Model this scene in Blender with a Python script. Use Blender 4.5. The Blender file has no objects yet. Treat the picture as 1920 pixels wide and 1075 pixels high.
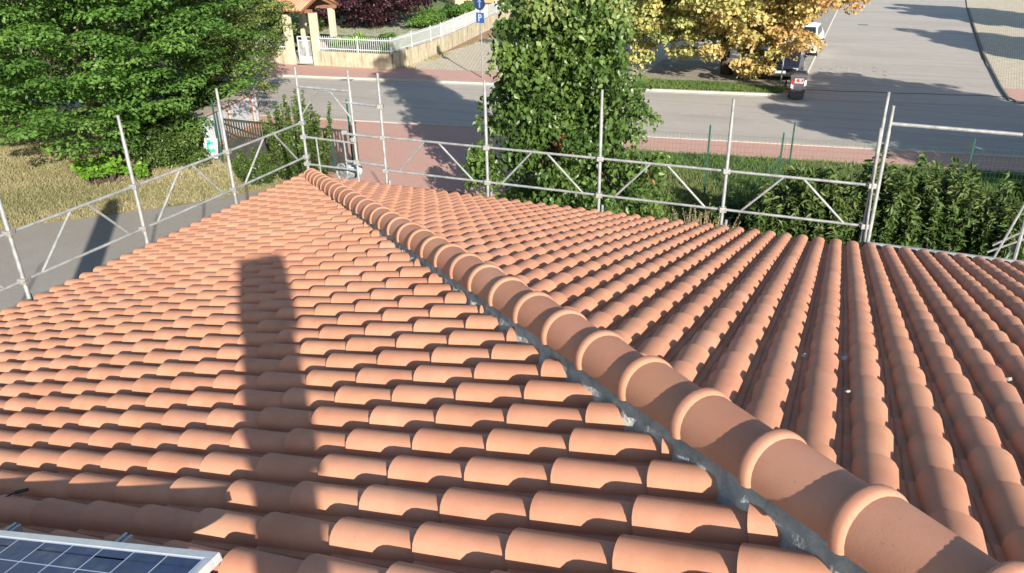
import bpy, math, random
import numpy as np
from mathutils import Vector, Matrix
random.seed(7); RNG = np.random.default_rng(7)
SC = bpy.context.scene
COL = SC.collection
R = math.radians

# ---------------------------------------------------------------- camera, world, sun, exposure
CAM = Vector((8.43832, -10.58265, 4.03795))
PITCH, YAW, ROLL, FPX = 0.4426, -0.4167, -0.0211, 1475.83
_f = Vector((math.sin(YAW)*math.cos(PITCH), math.cos(YAW)*math.cos(PITCH), -math.sin(PITCH)))
_r = Vector((math.cos(YAW), -math.sin(YAW), 0)); _u = _r.cross(_f)
_r2 = _r*math.cos(ROLL) + _u*math.sin(ROLL); _u2 = -_r*math.sin(ROLL) + _u*math.cos(ROLL)
cd = bpy.data.cameras.new('camera'); cam = bpy.data.objects.new('camera', cd); COL.objects.link(cam)
M = Matrix.Identity(4)
for i in range(3):
    M[i][0] = _r2[i]; M[i][1] = _u2[i]; M[i][2] = -_f[i]; M[i][3] = CAM[i]
cam.matrix_world = M
cd.sensor_width = 36; cd.lens = FPX/1920*36; cd.shift_x = 5/1920; cd.clip_start = .05; cd.clip_end = 3000
SC.camera = cam
SUN_AZ, SUN_EL = 138.0, 21.6           # compass degrees from +Y, clockwise
w = bpy.data.worlds.new('World'); SC.world = w; w.use_nodes = True
nt = w.node_tree; bg = nt.nodes['Background']; sk = nt.nodes.new('ShaderNodeTexSky')
sk.sky_type = 'NISHITA'; sk.sun_disc = False; sk.sun_elevation = R(SUN_EL); sk.sun_rotation = R(SUN_AZ)
sk.air_density = 1.0; sk.dust_density = .6; sk.ozone_density = 1.0
nt.links.new(sk.outputs[0], bg.inputs[0]); bg.inputs[1].default_value = 0.092
sl = bpy.data.lights.new('sun', 'SUN'); so = bpy.data.objects.new('sun', sl); COL.objects.link(so)
sl.energy = 5.0; sl.angle = R(.53); sl.color = (1, .93, .82)
sdir = Vector((.669*math.cos(R(SUN_EL)), -.743*math.cos(R(SUN_EL)), math.sin(R(SUN_EL))))
so.rotation_euler = (-sdir).to_track_quat('-Z', 'Y').to_euler(); so.location = (20, -20, 20)
SC.view_settings.view_transform = 'Standard'; SC.view_settings.look = 'None'
SC.view_settings.exposure = 1.22; SC.view_settings.gamma = 1; SC.view_settings.use_curve_mapping = False
SC.cycles.max_bounces = 8; SC.cycles.transparent_max_bounces = 8

def project(P):
    d = Vector(P)-CAM; z = d.dot(_f)
    if z <= .05: return None
    return (955+FPX*d.dot(_r2)/z, 537.5-FPX*d.dot(_u2)/z, z)

# ---------------------------------------------------------------- helpers
class MB:
    def __init__(s): s.v = []; s.f = []
    def add(s, vs, fs):
        o = len(s.v); s.v += [tuple(p) for p in vs]; s.f += [tuple(i+o for i in q) for q in fs]; return s
    def box(s, c, d, rz=0, taper=1.0):
        c = Vector(c); hx, hy, hz = d[0]/2, d[1]/2, d[2]/2
        ca, sa = math.cos(rz), math.sin(rz); vs = []
        for z, k in ((-hz, 1), (hz, taper)):
            for x, y in ((-hx, -hy), (hx, -hy), (hx, hy), (-hx, hy)):
                x *= k; y *= k
                vs.append((c.x+x*ca-y*sa, c.y+x*sa+y*ca, c.z+z))
        return s.add(vs, [(3,2,1,0),(4,5,6,7),(0,1,5,4),(1,2,6,5),(2,3,7,6),(3,0,4,7)])
    def bar(s, a, b, wd, ht, up=(0,0,1)):
        a = Vector(a); b = Vector(b); d = (b-a).normalized(); up = Vector(up)
        sd = d.cross(up)
        if sd.length < 1e-4: sd = d.cross(Vector((1,0,0)))
        sd.normalize(); u = sd.cross(d)
        vs = [p + sd*x*wd/2 + u*z*ht/2 for p in (a, b) for x, z in ((-1,-1),(1,-1),(1,1),(-1,1))]
        return s.add(vs, [(0,1,2,3),(7,6,5,4),(0,4,5,1),(1,5,6,2),(2,6,7,3),(3,7,4,0)])
    def tube(s, pts, rad, n=8, cap=True):
        pts = [Vector(p) for p in pts]
        rs = rad if isinstance(rad, (list, tuple)) else [rad]*len(pts)
        rings = []; ref = None
        for i, p in enumerate(pts):
            d = (pts[min(i+1, len(pts)-1)]-pts[max(i-1, 0)]).normalized()
            if ref is None:
                ref = Vector((0,0,1)) if abs(d.z) < .9 else Vector((1,0,0))
            sd = d.cross(ref).normalized(); u = sd.cross(d).normalized(); ref = u
            rings.append([p + (sd*math.cos(2*math.pi*k/n)+u*math.sin(2*math.pi*k/n))*rs[i] for k in range(n)])
        vs = [v for r in rings for v in r]; fs = []
        for i in range(len(pts)-1):
            for k in range(n):
                a = i*n+k; b = i*n+(k+1) % n
                fs.append((a, b, b+n, a+n))
        if cap:
            fs.append(tuple(range(n))[::-1]); fs.append(tuple(range((len(pts)-1)*n, len(pts)*n)))
        return s.add(vs, fs)
    def loft(s, secs, cap=True):
        n = len(secs[0]); vs = [p for q in secs for p in q]; fs = []
        for i in range(len(secs)-1):
            for k in range(n):
                a = i*n+k; b = i*n+(k+1) % n
                fs.append((a, b, b+n, a+n))
        if cap: fs.append(tuple(range(n))[::-1]); fs.append(tuple(range((len(secs)-1)*n, len(secs)*n)))
        return s.add(vs, fs)
    def quad(s, a, b, c, d): return s.add([a,b,c,d], [(0,1,2,3)])
    def mesh(s, name, mat, smooth=False):
        me = bpy.data.meshes.new(name); me.from_pydata(s.v, [], s.f); me.update()
        if mat: me.materials.append(mat)
        if smooth:
            me.polygons.foreach_set('use_smooth', [True]*len(me.polygons))
            if smooth != 'full':
                me.set_sharp_from_angle(angle=R(smooth if smooth is not True else 40))
        return me
    def build(s, name, mat, parent=None, smooth=False, bevel=0, **tags):
        return link(name, s.mesh(name, mat, smooth), parent, bevel=bevel, **tags)

def link(name, me, parent=None, mw=None, bevel=0, **tags):
    o = bpy.data.objects.new(name, me); COL.objects.link(o)
    if parent is not None: o.parent = parent
    if mw is not None: o.matrix_local = mw
    if bevel:
        b = o.modifiers.new('bevel', 'BEVEL'); b.width = bevel; b.segments = 2; b.limit_method = 'ANGLE'
    for k, v in tags.items():
        o['category' if k == 'cat' else k] = v
    return o
def thing(name, label, cat, loc=(0,0,0), rz=0, group=None):
    o = bpy.data.objects.new(name, None); COL.objects.link(o); o.empty_display_size = .2
    o.location = loc; o.rotation_euler = (0,0,rz); o['label'] = label; o['category'] = cat
    if group: o['group'] = group
    return o

def mat(name, col, rough=.8, var=None, vscale=5., bump=0., bscale=60., metal=0., spec=.3, col3=None, obj_rand=0., stretch=None, extra=None, detail=6):
    m = bpy.data.materials.new(name); m.use_nodes = True; n = m.node_tree.nodes; l = m.node_tree.links
    p = n['Principled BSDF']; p.inputs['Roughness'].default_value = rough; p.inputs['Metallic'].default_value = metal
    p.inputs['Specular IOR Level'].default_value = spec
    g = n.new('ShaderNodeNewGeometry'); pos = g.outputs['Position']
    if stretch:
        mp = n.new('ShaderNodeMapping'); mp.inputs['Scale'].default_value = stretch; l.new(pos, mp.inputs[0]); vec = mp.outputs[0]
    else: vec = pos
    last = None
    c = (*col, 1)
    if var is not None:
        t = n.new('ShaderNodeTexNoise'); t.inputs['Scale'].default_value = vscale; t.inputs['Detail'].default_value = detail
        t.inputs['Roughness'].default_value = .62
        l.new(vec, t.inputs['Vector'])
        rp = n.new('ShaderNodeValToRGB'); l.new(t.outputs[0], rp.inputs[0])
        e = rp.color_ramp.elements; e[0].position = .36; e[0].color = c; e[1].position = .64; e[1].color = (*var, 1)
        if col3:
            x = e.new(.5); x.color = (*col3, 1)
        last = rp.outputs[0]
    else:
        rgb = n.new('ShaderNodeRGB'); rgb.outputs[0].default_value = c; last = rgb.outputs[0]
    if obj_rand:
        oi = n.new('ShaderNodeObjectInfo'); at = n.new('ShaderNodeAttribute'); at.attribute_name = 'tint'
        ad = n.new('ShaderNodeMath'); ad.operation = 'ADD'; l.new(oi.outputs['Random'], ad.inputs[0]); l.new(at.outputs['Fac'], ad.inputs[1])
        fr = n.new('ShaderNodeMath'); fr.operation = 'FRACT'; l.new(ad.outputs[0], fr.inputs[0])
        mr = n.new('ShaderNodeMapRange'); mr.inputs[3].default_value = 1-obj_rand; mr.inputs[4].default_value = 1+obj_rand; l.new(fr.outputs[0], mr.inputs[0])
        hs = n.new('ShaderNodeHueSaturation'); l.new(last, hs.inputs['Color']); l.new(mr.outputs[0], hs.inputs['Value'])
        mr2 = n.new('ShaderNodeMapRange'); mr2.inputs[3].default_value = .4975; mr2.inputs[4].default_value = .5025
        f2 = n.new('ShaderNodeMath'); f2.operation = 'MULTIPLY'; f2.inputs[1].default_value = 7.31; l.new(fr.outputs[0], f2.inputs[0])
        f3 = n.new('ShaderNodeMath'); f3.operation = 'FRACT'; l.new(f2.outputs[0], f3.inputs[0]); l.new(f3.outputs[0], mr2.inputs[0]); l.new(mr2.outputs[0], hs.inputs['Hue'])
        last = hs.outputs[0]
    if extra: last = extra(n, l, last, pos, p)
    l.new(last, p.inputs['Base Color'])
    if bump:
        t2 = n.new('ShaderNodeTexNoise'); t2.inputs['Scale'].default_value = bscale; t2.inputs['Detail'].default_value = 5; l.new(vec, t2.inputs['Vector'])
        b = n.new('ShaderNodeBump'); b.inputs['Strength'].default_value = bump; b.inputs['Distance'].default_value = .02
        l.new(t2.outputs[0], b.inputs['Height']); l.new(b.outputs[0], p.inputs['Normal'])
    return m

def mixnoise(n, l, last, pos, colr, scale, lo, hi, fac=1., detail=5, stretch=None, mode='MIX', w=None):
    v = pos
    if stretch:
        mp = n.new('ShaderNodeMapping'); mp.inputs['Scale'].default_value = stretch; l.new(pos, mp.inputs[0]); v = mp.outputs[0]
    t = n.new('ShaderNodeTexNoise'); t.inputs['Scale'].default_value = scale; t.inputs['Detail'].default_value = detail; l.new(v, t.inputs['Vector'])
    mr = n.new('ShaderNodeMapRange'); mr.inputs[1].default_value = lo; mr.inputs[2].default_value = hi; mr.inputs[4].default_value = fac; l.new(t.outputs[0], mr.inputs[0])
    mx = n.new('ShaderNodeMix'); mx.data_type = 'RGBA'; mx.blend_type = mode
    l.new(mr.outputs[0], mx.inputs['Factor']); l.new(last, mx.inputs['A']); mx.inputs['B'].default_value = (*colr, 1)
    return mx.outputs['Result']

def leafmat(name, cols, trans=.35, rough=.5):
    m = bpy.data.materials.new(name); m.use_nodes = True; n = m.node_tree.nodes; l = m.node_tree.links
    p = n['Principled BSDF']; p.inputs['Roughness'].default_value = rough; p.inputs['Specular IOR Level'].default_value = .35
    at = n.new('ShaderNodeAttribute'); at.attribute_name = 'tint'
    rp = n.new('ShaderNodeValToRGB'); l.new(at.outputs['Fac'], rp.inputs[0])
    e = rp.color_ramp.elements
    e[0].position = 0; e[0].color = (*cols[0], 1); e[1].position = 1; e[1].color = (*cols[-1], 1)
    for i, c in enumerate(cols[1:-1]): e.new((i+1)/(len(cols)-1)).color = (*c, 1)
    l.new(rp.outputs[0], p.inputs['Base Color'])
    tr = n.new('ShaderNodeBsdfTranslucent'); hs = n.new('ShaderNodeHueSaturation'); hs.inputs['Value'].default_value = 1.5
    l.new(rp.outputs[0], hs.inputs['Color']); l.new(hs.outputs[0], tr.inputs[0])
    mx = n.new('ShaderNodeMixShader'); mx.inputs[0].default_value = trans
    l.new(p.outputs[0], mx.inputs[1]); l.new(tr.outputs[0], mx.inputs[2]); l.new(mx.outputs[0], n['Material Output'].inputs[0])
    return m

def npmesh(name, V, F, mat_, tint=None, smooth=False):
    me = bpy.data.meshes.new(name); V = np.asarray(V, np.float32); F = np.asarray(F, np.int32)
    k = F.shape[1]
    me.vertices.add(len(V)); me.vertices.foreach_set('co', V.ravel())
    me.loops.add(F.size); me.loops.foreach_set('vertex_index', F.ravel())
    me.polygons.add(len(F)); me.polygons.foreach_set('loop_start', np.arange(len(F), dtype=np.int32)*k)
    if smooth: me.polygons.foreach_set('use_smooth', np.ones(len(F), bool))
    me.materials.append(mat_)
    if tint is not None:
        a = me.attributes.new('tint', 'FLOAT', 'POINT'); a.data.foreach_set('value', np.asarray(tint, np.float32))
    me.update(calc_edges=True); return me

def unit(a): return a/np.maximum(np.linalg.norm(a, axis=1, keepdims=True), 1e-6)

def leaves_mesh(name, P, N, size, tint, mat_, aspect=.62, fold=.25, droop=None):
    """leaf = four-cornered blade folded on its midrib, tip away from the base."""
    n = len(P); N = unit(N)
    a = RNG.normal(size=(n, 3))
    if droop is not None: a = a*.55 + np.array(droop)
    T = unit(a - N*(a*N).sum(1, keepdims=True)); B = np.cross(N, T)
    s = (size*RNG.uniform(.65, 1.25, n))[:, None]
    base = P - T*s*.5; tip = P + T*s*.55 - N*s*.1
    l_ = P + B*s*aspect*.5 + N*s*fold*.5 - T*s*.08; r_ = P - B*s*aspect*.5 + N*s*fold*.5 - T*s*.08
    V = np.stack([base, r_, tip, l_], 1).reshape(-1, 3)
    i = np.arange(n)*4
    F = np.concatenate([np.stack([i, i+1, i+2], 1), np.stack([i, i+2, i+3], 1)])
    return npmesh(name, V, F, mat_, np.repeat(tint, 4))

def clump_leaves(C, Rr, n, up=.6, shell=.55, rnd=.6):
    """C (k,3) clump centres, Rr (k,3) radii, n leaves in all, biased to the upper, outer part of each clump."""
    k = len(C); vol = (Rr[:, 0]*Rr[:, 1]); idx = RNG.choice(k, n, p=vol/vol.sum())
    d = unit(RNG.normal(size=(n, 3))); r = RNG.uniform(shell, 1, n)[:, None]**.6
    d[:, 2] = np.where(RNG.uniform(size=n) < .72, np.abs(d[:, 2]), d[:, 2])
    P = C[idx] + d*r*Rr[idx]
    N = d*.7 + np.array([0, 0, up]) + RNG.normal(size=(n, 3))*rnd
    return P, N, idx

def crown_clumps(c, rad, k, cr, zflat=.45, shell=.55, seed=0, power=1.0, lower=-1.0):
    g = np.random.default_rng(seed); c = np.array(c); rad = np.array(rad)
    d = unit(g.normal(size=(k*3, 3))); d = d[d[:, 2] > lower][:k]
    r = g.uniform(shell, 1, len(d))[:, None]
    # uneven outline: radius modulated by a few lobes
    lob = 1 + .13*np.sin(3*np.arctan2(d[:, 1], d[:, 0])+seed) + .09*np.sin(5*d[:, 2]+seed*2) + g.normal(size=len(d))*.05
    P = c + d*r*rad*lob[:, None]
    s = g.uniform(.6, 1.3, len(d))*cr
    return P, np.stack([s, s, s*zflat], 1), d

def tree_trunk(parent, base, top, r0, m, limbs, seed=1):
    rr = random.Random(seed); b = MB(); base = Vector(base); top = Vector(top); n = 7
    pts = [base.lerp(top, i/n) + Vector((rr.uniform(-1, 1), rr.uniform(-1, 1), 0))*.08*(i > 0) for i in range(n+1)]
    b.tube(pts, [r0*(1.25 if i == 0 else 1-.75*i/n) for i in range(n+1)], 9)
    b.build('trunk', m, parent, smooth='full')
    lb = MB()
    for L in limbs:
        st = pts[max(2, min(n-1, int(rr.uniform(.3, .85)*n)))]
        e = Vector(L); mid = st.lerp(e, .5) + Vector((rr.uniform(-.3, .3), rr.uniform(-.3, .3), rr.uniform(0, .4)))
        lb.tube([st, st.lerp(mid, .5), mid, e], [r0*.38, r0*.3, r0*.2, r0*.05], 5)
    lb.build('branches', m, parent, smooth='full')

def make_tree(name, label, base, c, rad, k, cr, nleaf, lsize, lm, bm, seed, zflat=.45, up=.6, tfun=None, r0=.2, group=None, aspect=.62, droop=None, shell=.55, lower=-1., rnd=.6, fold=.25, inner=.12, shape=None, cat='tree', leafshell=.55):
    t = thing(name, label, cat, base, group=group)
    b = Vector(base)
    C, Rr, D = crown_clumps(c, rad, k, cr, zflat, shell, seed, lower=lower)
    if shape is not None:
        k_ = shape(C[:, 2])[:, None]; C[:, :2] = np.array(c)[:2]+(C[:, :2]-np.array(c)[:2])*k_
    P, N, idx = clump_leaves(C, Rr, nleaf, up, leafshell, rnd)
    g = np.random.default_rng(seed+50)
    ct = g.uniform(0, 1, len(C))
    tint = np.clip(ct[idx]*.55 + g.uniform(0, .45, nleaf), 0, 1)
    if tfun is not None: tint = np.clip(tfun(P, tint, ct[idx]), 0, 1)
    # sparse inner leaves fill the crown's depth
    ni = int(nleaf*inner)
    if ni:
        d = unit(g.normal(size=(ni, 3)))*g.uniform(0, .75, ni)[:, None]
        P2 = np.array(c)+d*np.array(rad); N2 = g.normal(size=(ni, 3))
        if shape is not None: P2[:, :2] = np.array(c)[:2]+(P2[:, :2]-np.array(c)[:2])*shape(P2[:, 2])[:, None]
        tin = g.uniform(0, .7, ni)
        if tfun is not None: tin = np.clip(tfun(P2, tin, tin), 0, 1)
        P = np.concatenate([P, P2]); N = np.concatenate([N, N2]); tint = np.concatenate([tint, tin])
    ok = P[:, 2] > base[2]+.03
    P, N, tint = P[ok], N[ok], tint[ok]
    link('crown', leaves_mesh('crown', P-np.array(base), N, lsize, tint, lm, aspect, fold, droop), t)
    if bm is not None:
        sel = [i for i in g.choice(len(C), min(14, len(C)), replace=False)]
        tree_trunk(t, (0,0,0), Vector((c[0], c[1], c[2]+rad[2]*.45))-b, r0, bm, [Vector(C[i])-b for i in sel], seed)
    return t

# ---------------------------------------------------------------- materials
TERRA = (.415, .188, .112); TERRA2 = (.455, .218, .134)
def tile_extra(n, l, last, pos, p):
    last = mixnoise(n, l, last, pos, (.26, .115, .075), 3.0, .47, .72, .3)
    last = mixnoise(n, l, last, pos, (.46, .33, .25), 38, .66, .80, .3)
    last = mixnoise(n, l, last, pos, (.50, .36, .28), 1.7, .52, .70, .15)
    return mixnoise(n, l, last, pos, (.20, .12, .09), 70, .66, .76, .5)
M_tile = mat('terracotta', TERRA, .82, TERRA2, 9, .06, 160, obj_rand=.06, extra=tile_extra, spec=.25)
M_hip = mat('terracotta_ridge', (.41, .184, .110), .8, (.45, .214, .131), 6, .05, 160, obj_rand=.05, extra=tile_extra, spec=.25)
M_mortar = mat('mortar', (.22, .225, .215), .95, (.40, .395, .365), 9, .5, 60)
M_deck = mat('roof_underlay', (.12, .06, .045), .95, (.16, .085, .06), 6)
M_galv = mat('galvanised_steel', (.165, .175, .175), .55, (.28, .285, .28), 9, .15, 80, metal=.15, spec=.5)
M_galvd = mat('worn_coupler', (.20, .205, .20), .5, (.36, .35, .31), 30, .3, 80, metal=.4)
M_alu = mat('aluminium_frame', (.42, .43, .44), .4, (.5, .5, .49), 20, metal=.3, spec=.5)
def road_extra(n, l, last, pos, p):
    last = mixnoise(n, l, last, pos, (.28, .255, .225), .35, .5, .62, .5, stretch=(.3, 1, 1))
    last = mixnoise(n, l, last, pos, (.24, .22, .195), .9, .55, .60, .35, stretch=(.12, 2.2, 1))
    return mixnoise(n, l, last, pos, (.40, .365, .325), 2.2, .55, .75, .5)
M_asph = mat('road_asphalt', (.325, .295, .26), .9, (.375, .34, .30), 40, .5, 150, extra=road_extra)
M_yard = mat('yard_asphalt', (.20, .182, .16), .92, (.26, .235, .205), 30, .5, 120, extra=lambda n, l, s, p, q: mixnoise(n, l, s, p, (.25, .24, .22), 1.1, .5, .7, .6))
M_red = mat('red_paving', (.39, .225, .18), .9, (.45, .27, .22), 18, .4, 120, extra=lambda n, l, s, p, q: mixnoise(n, l, s, p, (.36, .26, .225), 1.3, .48, .7, .5))
M_kerb = mat('kerb_stone', (.34, .315, .275), .9, (.42, .39, .34), 10, .4, 90)
M_soil = mat('bare_soil', (.20, .125, .075), .97, (.30, .19, .115), 3, .8, 30)
def lawn_extra(n, l, s, p, q): return mixnoise(n, l, s, p, (.16, .13, .055), 1.6, .5, .72, .7)
M_lawn = mat('green_turf', (.055, .10, .025), .97, (.10, .15, .04), 9, .8, 60, extra=lawn_extra)
def dry_extra(n, l, s, p, q):
    s = mixnoise(n, l, s, p, (.085, .10, .03), .9, .52, .68, .75)
    return mixnoise(n, l, s, p, (.34, .18, .11), .6, .60, .74, .5, stretch=(1, 1.3, 1))
M_dry = mat('dry_turf', (.25, .20, .10), .97, (.33, .265, .14), 14, .9, 50, extra=dry_extra)
def paver_extra(n, l, last, pos, p):
    mp = n.new('ShaderNodeMapping'); mp.inputs['Scale'].default_value = (1, 1, 1); mp.inputs['Rotation'].default_value = (0, 0, .12); l.new(pos, mp.inputs[0])
    b = n.new('ShaderNodeTexBrick'); b.inputs['Scale'].default_value = 3.2; b.inputs['Mortar Size'].default_value = .05
    b.inputs['Brick Width'].default_value = .7; b.inputs['Row Height'].default_value = .7; b.offset = 0.5
    l.new(mp.outputs[0], b.inputs[0]); b.inputs['Color1'].default_value = (1, 1, 1, 1); b.inputs['Color2'].default_value = (.88, .88, .86, 1); b.inputs['Mortar'].default_value = (.42, .42, .32, 1)
    mx = n.new('ShaderNodeMix'); mx.data_type = 'RGBA'; mx.blend_type = 'MULTIPLY'; mx.inputs['Factor'].default_value = 1
    l.new(last, mx.inputs['A']); l.new(b.outputs[0], mx.inputs['B']); return mx.outputs['Result']
M_paver = mat('grass_joint_pavers', (.44, .385, .30), .95, (.52, .46, .36), 3, .3, 60, extra=paver_extra)
def wall_extra(n, l, s, p, q):
    s = mixnoise(n, l, s, p, (.15, .125, .085), 2.5, .50, .70, .85, stretch=(2.5, 2.5, .25))
    return mixnoise(n, l, s, p, (.12, .10, .08), 1.1, .60, .72, .6, stretch=(3, 3, .3))
M_cream = mat('cream_render', (.33, .285, .20), .92, (.41, .355, .26), 4, .3, 60, extra=wall_extra)
M_column = mat('cream_column', (.38, .33, .245), .9, (.44, .39, .30), 6, .2, 60)
M_white = mat('white_paint', (.46, .47, .49), .5, (.40, .41, .43), 12)
M_darkmetal = mat('dark_gate_metal', (.045, .042, .04), .55, (.08, .07, .062), 8, metal=.3)
M_green = mat('green_fence_paint', (.012, .06, .045), .55, (.02, .085, .06), 10)
M_bark = mat('bark', (.13, .095, .07), .95, (.24, .19, .15), 5, 1., 30, stretch=(6, 6, .8))
M_bark2 = mat('dark_bark', (.06, .045, .035), .95, (.11, .085, .065), 5, 1., 30, stretch=(6, 6, .8))
M_barkp = mat('pale_bark', (.30, .21, .15), .95, (.38, .28, .2), 5, .6, 30, stretch=(6, 6, .8))
M_brick = mat('orange_brick', (.45, .20, .11), .92, (.55, .27, .16), 12, .4, 60)
M_wood = mat('brown_timber', (.16, .075, .04), .8, (.24, .12, .07), 8)
M_black = mat('black_rubber', (.015, .015, .016), .6, (.03, .03, .03), 8)
M_blue = mat('blue_sign_face', (.02, .075, .24), .4, (.03, .095, .28), 5)
M_blued = mat('navy_sign_face', (.015, .03, .085), .4, (.022, .045, .12), 5)
M_grey = mat('grey_steel_post', (.20, .20, .20), .5, (.28, .28, .28), 10, metal=.4)
M_bin = mat('dark_bin_plastic', (.045, .042, .055), .5, (.07, .065, .075), 8, .2, 40)
M_redp = mat('red_paint', (.30, .03, .025), .5)
M_glass = mat('dark_car_glass', (.015, .02, .025), .08, None, spec=.8)
M_carp = mat('dark_blue_car_paint', (.012, .016, .03), .22, (.018, .024, .045), 3, spec=.7)
M_carw = mat('white_car_paint', (.74, .75, .77), .25, (.8, .8, .82), 3, spec=.6)
M_leafA = leafmat('broad_green_leaves', [(0.045, 0.095, 0.018), (0.070, 0.151, 0.027), (0.107, 0.209, 0.040), (0.165, 0.253, 0.056)])
M_leafB = leafmat('olive_green_leaves', [(0.040, 0.068, 0.018), (0.073, 0.117, 0.026), (0.125, 0.172, 0.042), (0.198, 0.218, 0.066)])
M_leafC = leafmat('poplar_leaves', [(0.035, 0.068, 0.017), (0.065, 0.119, 0.026), (0.119, 0.184, 0.041), (0.238, 0.279, 0.101)], rough=.38)
M_leafD = leafmat('autumn_leaves', [(.09,.13,.04),(.22,.26,.08),(.40,.37,.13),(.48,.33,.13),(.36,.19,.09)], trans=.3)
M_leafE = leafmat('purple_leaves', [(0.018, 0.006, 0.010), (0.041, 0.014, 0.021), (0.077, 0.028, 0.038)])
M_leafF = leafmat('laurel_leaves', [(0.017, 0.043, 0.010), (0.035, 0.073, 0.015), (0.065, 0.108, 0.025), (0.129, 0.163, 0.052)], rough=.5, trans=.25)
M_leafG = leafmat('lime_green_leaves', [(0.069, 0.147, 0.017), (0.111, 0.233, 0.025), (0.189, 0.327, 0.043)])
M_leafH = leafmat('ivy_leaves', [(0.027, 0.052, 0.014), (0.060, 0.105, 0.023), (0.120, 0.179, 0.044)], rough=.35)
M_leafO = leafmat('withered_leaves', [(.24, .11, .06), (.34, .18, .10)])
M_blade = leafmat('green_grass_blades', [(0.034, 0.081, 0.014), (0.069, 0.132, 0.025), (0.138, 0.184, 0.052), (0.299, 0.253, 0.115)], trans=.3, rough=.7)
M_bladeD = leafmat('dry_grass_blades', [(.12,.145,.055),(.20,.195,.09),(.30,.26,.14),(.38,.33,.20)], trans=.25, rough=.8)

# ---------------------------------------------------------------- ground and roads
G = -3.3
TH = math.atan(0.137)                   # the road's direction against the house
RC, RS = math.cos(TH), math.sin(TH)
def rd(x, y0, dz=0.):                 # point on a line parallel to the road whose height at x=0 is y0
    return (x, y0+.12*x, G+dz)
def strip(name, x0, x1, ya, yb, dz, m, **kw):
    b = MB(); n = 24
    for i in range(n):
        a = x0+(x1-x0)*i/n; c = x0+(x1-x0)*(i+1)/n
        b.quad(rd(a, ya, dz), rd(c, ya, dz), rd(c, yb, dz), rd(a, yb, dz))
    return b.build(name, m, kind='structure', **kw)
def poly(name, pts, dz, m, **kw):
    b = MB(); b.add([(x, y, G+dz) for x, y in pts], [tuple(range(len(pts)))])
    return b.build(name, m, kind='structure', **kw)
MB().quad((-900,-900,G-.02),(900,-900,G-.02),(900,900,G-.02),(-900,900,G-.02)).build('ground', M_soil, kind='structure')
poly('dry_lawn', [(-40,-30),(-4,-30),(-4,9.2),(-10.8,9.3),(-13.5,14.6),(-40,12)], -.012, M_dry)
poly('asphalt_yard', [(-16.5,-3.2),(-12.1,1.75),(-8.75,5.15),(-7.6,6.9),(-5.2,8.2),(2,8.6),(2,-2),(-4,-16),(-30,-20)], -.006, M_yard)
poly('green_lawn', [(.4,5.6),(30,5.6),(30,19.2),(.2,14.85),(-.6,9)], -.008, M_lawn)
poly('driveway', [(-6.2,8.75),(-.6,9.0),(.2,14.9),(-.4,16.72),(-12.6,15.3),(-10.9,10.2),(-6.4,9.8)], -.003, M_red)
strip('cycle_path', -60, 60, 14.78, 16.62, .002, M_red)
strip('road', -80, 80, 16.75, 24.62, -.004, M_asph)
# kerbs
def kerb(name, x0, x1, ya, h, wd, parent=None, **kw):
    n = int(abs(x1-x0)/1.0); me = MB().box((0,0,h/2),(1.0*math.hypot(1,.12)-.012, wd, h)).mesh('kerb_stone', M_kerb)
    root = MB().box((0,0,-.02),(.2,.1,.02)).build(name, M_kerb, kind='structure'); root.location = (0, 0, G)
    for i in range(n):
        x = x0+i+.5; P = rd(x, ya, 0)
        o = link('kerb_stone', me, root); o.location = (P[0], P[1], 0); o.rotation_euler = (0,0,TH)
    return root
kerb('near_kerb', -24, 22, 16.685, .03, .14)
kerb('far_kerb', -26, 6, 24.72, .10, .16)
strip('far_gutter', -60, 6, 24.28, 24.62, 0, mat('gutter_concrete', (.36,.34,.30), .9, (.42,.40,.35), 5, .3, 50))
strip('far_pavement', -60, -7.6, 24.82, 27.6, .09, M_red)
poly('parking_pavers', [(-14.1,23.4),(-7.7,24.1),(-.9,24.95),(-.9,27.4),(6.0,29),(6.0,80),(-14.1,80)], .002, M_paver)
poly('verge_grass', [(-.95,24.78),(5.6,25.55),(5.3,27.1),(2,27.6),(-1.1,26.9)], .06, M_lawn)
poly('verge_ground', [(-1.4,27.0),(5.4,27.2),(5.4,33),(-1.4,33)], .03, mat('shade_toned_ground', (.20,.175,.14), .95, (.28,.25,.20), 2, .5, 40))  # grey-brown takes the shade on the pavers into its colour
poly('side_road', [(6.15,25.0),(15.5,26.2),(14.4,29),(14.2,38),(15.3,62),(17,90),(6.2,90),(6.1,50)], .003, M_asph)
poly('side_pavement', [(5.6,26.8),(6.1,26.8),(6.1,90),(4.6,90),(4.7,36)], .07, mat('pale_paving', (.30,.28,.25), .9, (.36,.34,.30), 3, .3, 50, extra=paver_extra))
poly('corner_pavers', [(14.25,27.1),(15.0,26.7),(40,30),(40,90),(17.1,90),(15.35,62),(14.25,36)], .05, M_paver)
poly('corner_red_pavement', [(14.40,27.2),(15.1,26.72),(40,29.8),(40,33),(14.35,29.7)], .054, M_red)
b = MB(); kp = [(14.3,60.5),(14.95,58),(14.35,38),(14.2,29),(14.3,27.4),(14.6,26.8),(15.2,26.6),(17,26.8),(30,28.4)]
kp = [(15.4,62),(14.45,40),(14.25,30),(14.28,27.6),(14.5,26.95),(15.1,26.65),(17,26.85),(30,28.4)]
b.tube([(x, y, G+.02) for x, y in kp], .075, 6); b.build('corner_kerb', mat('dark_kerb', (.09,.088,.085), .9, (.15,.145,.14), 6), kind='structure')
b = MB(); b.tube([(6.12, y, G+.03) for y in (26.9, 36, 50, 90)], .06, 6); b.build('side_kerb', M_kerb, kind='structure')
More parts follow.
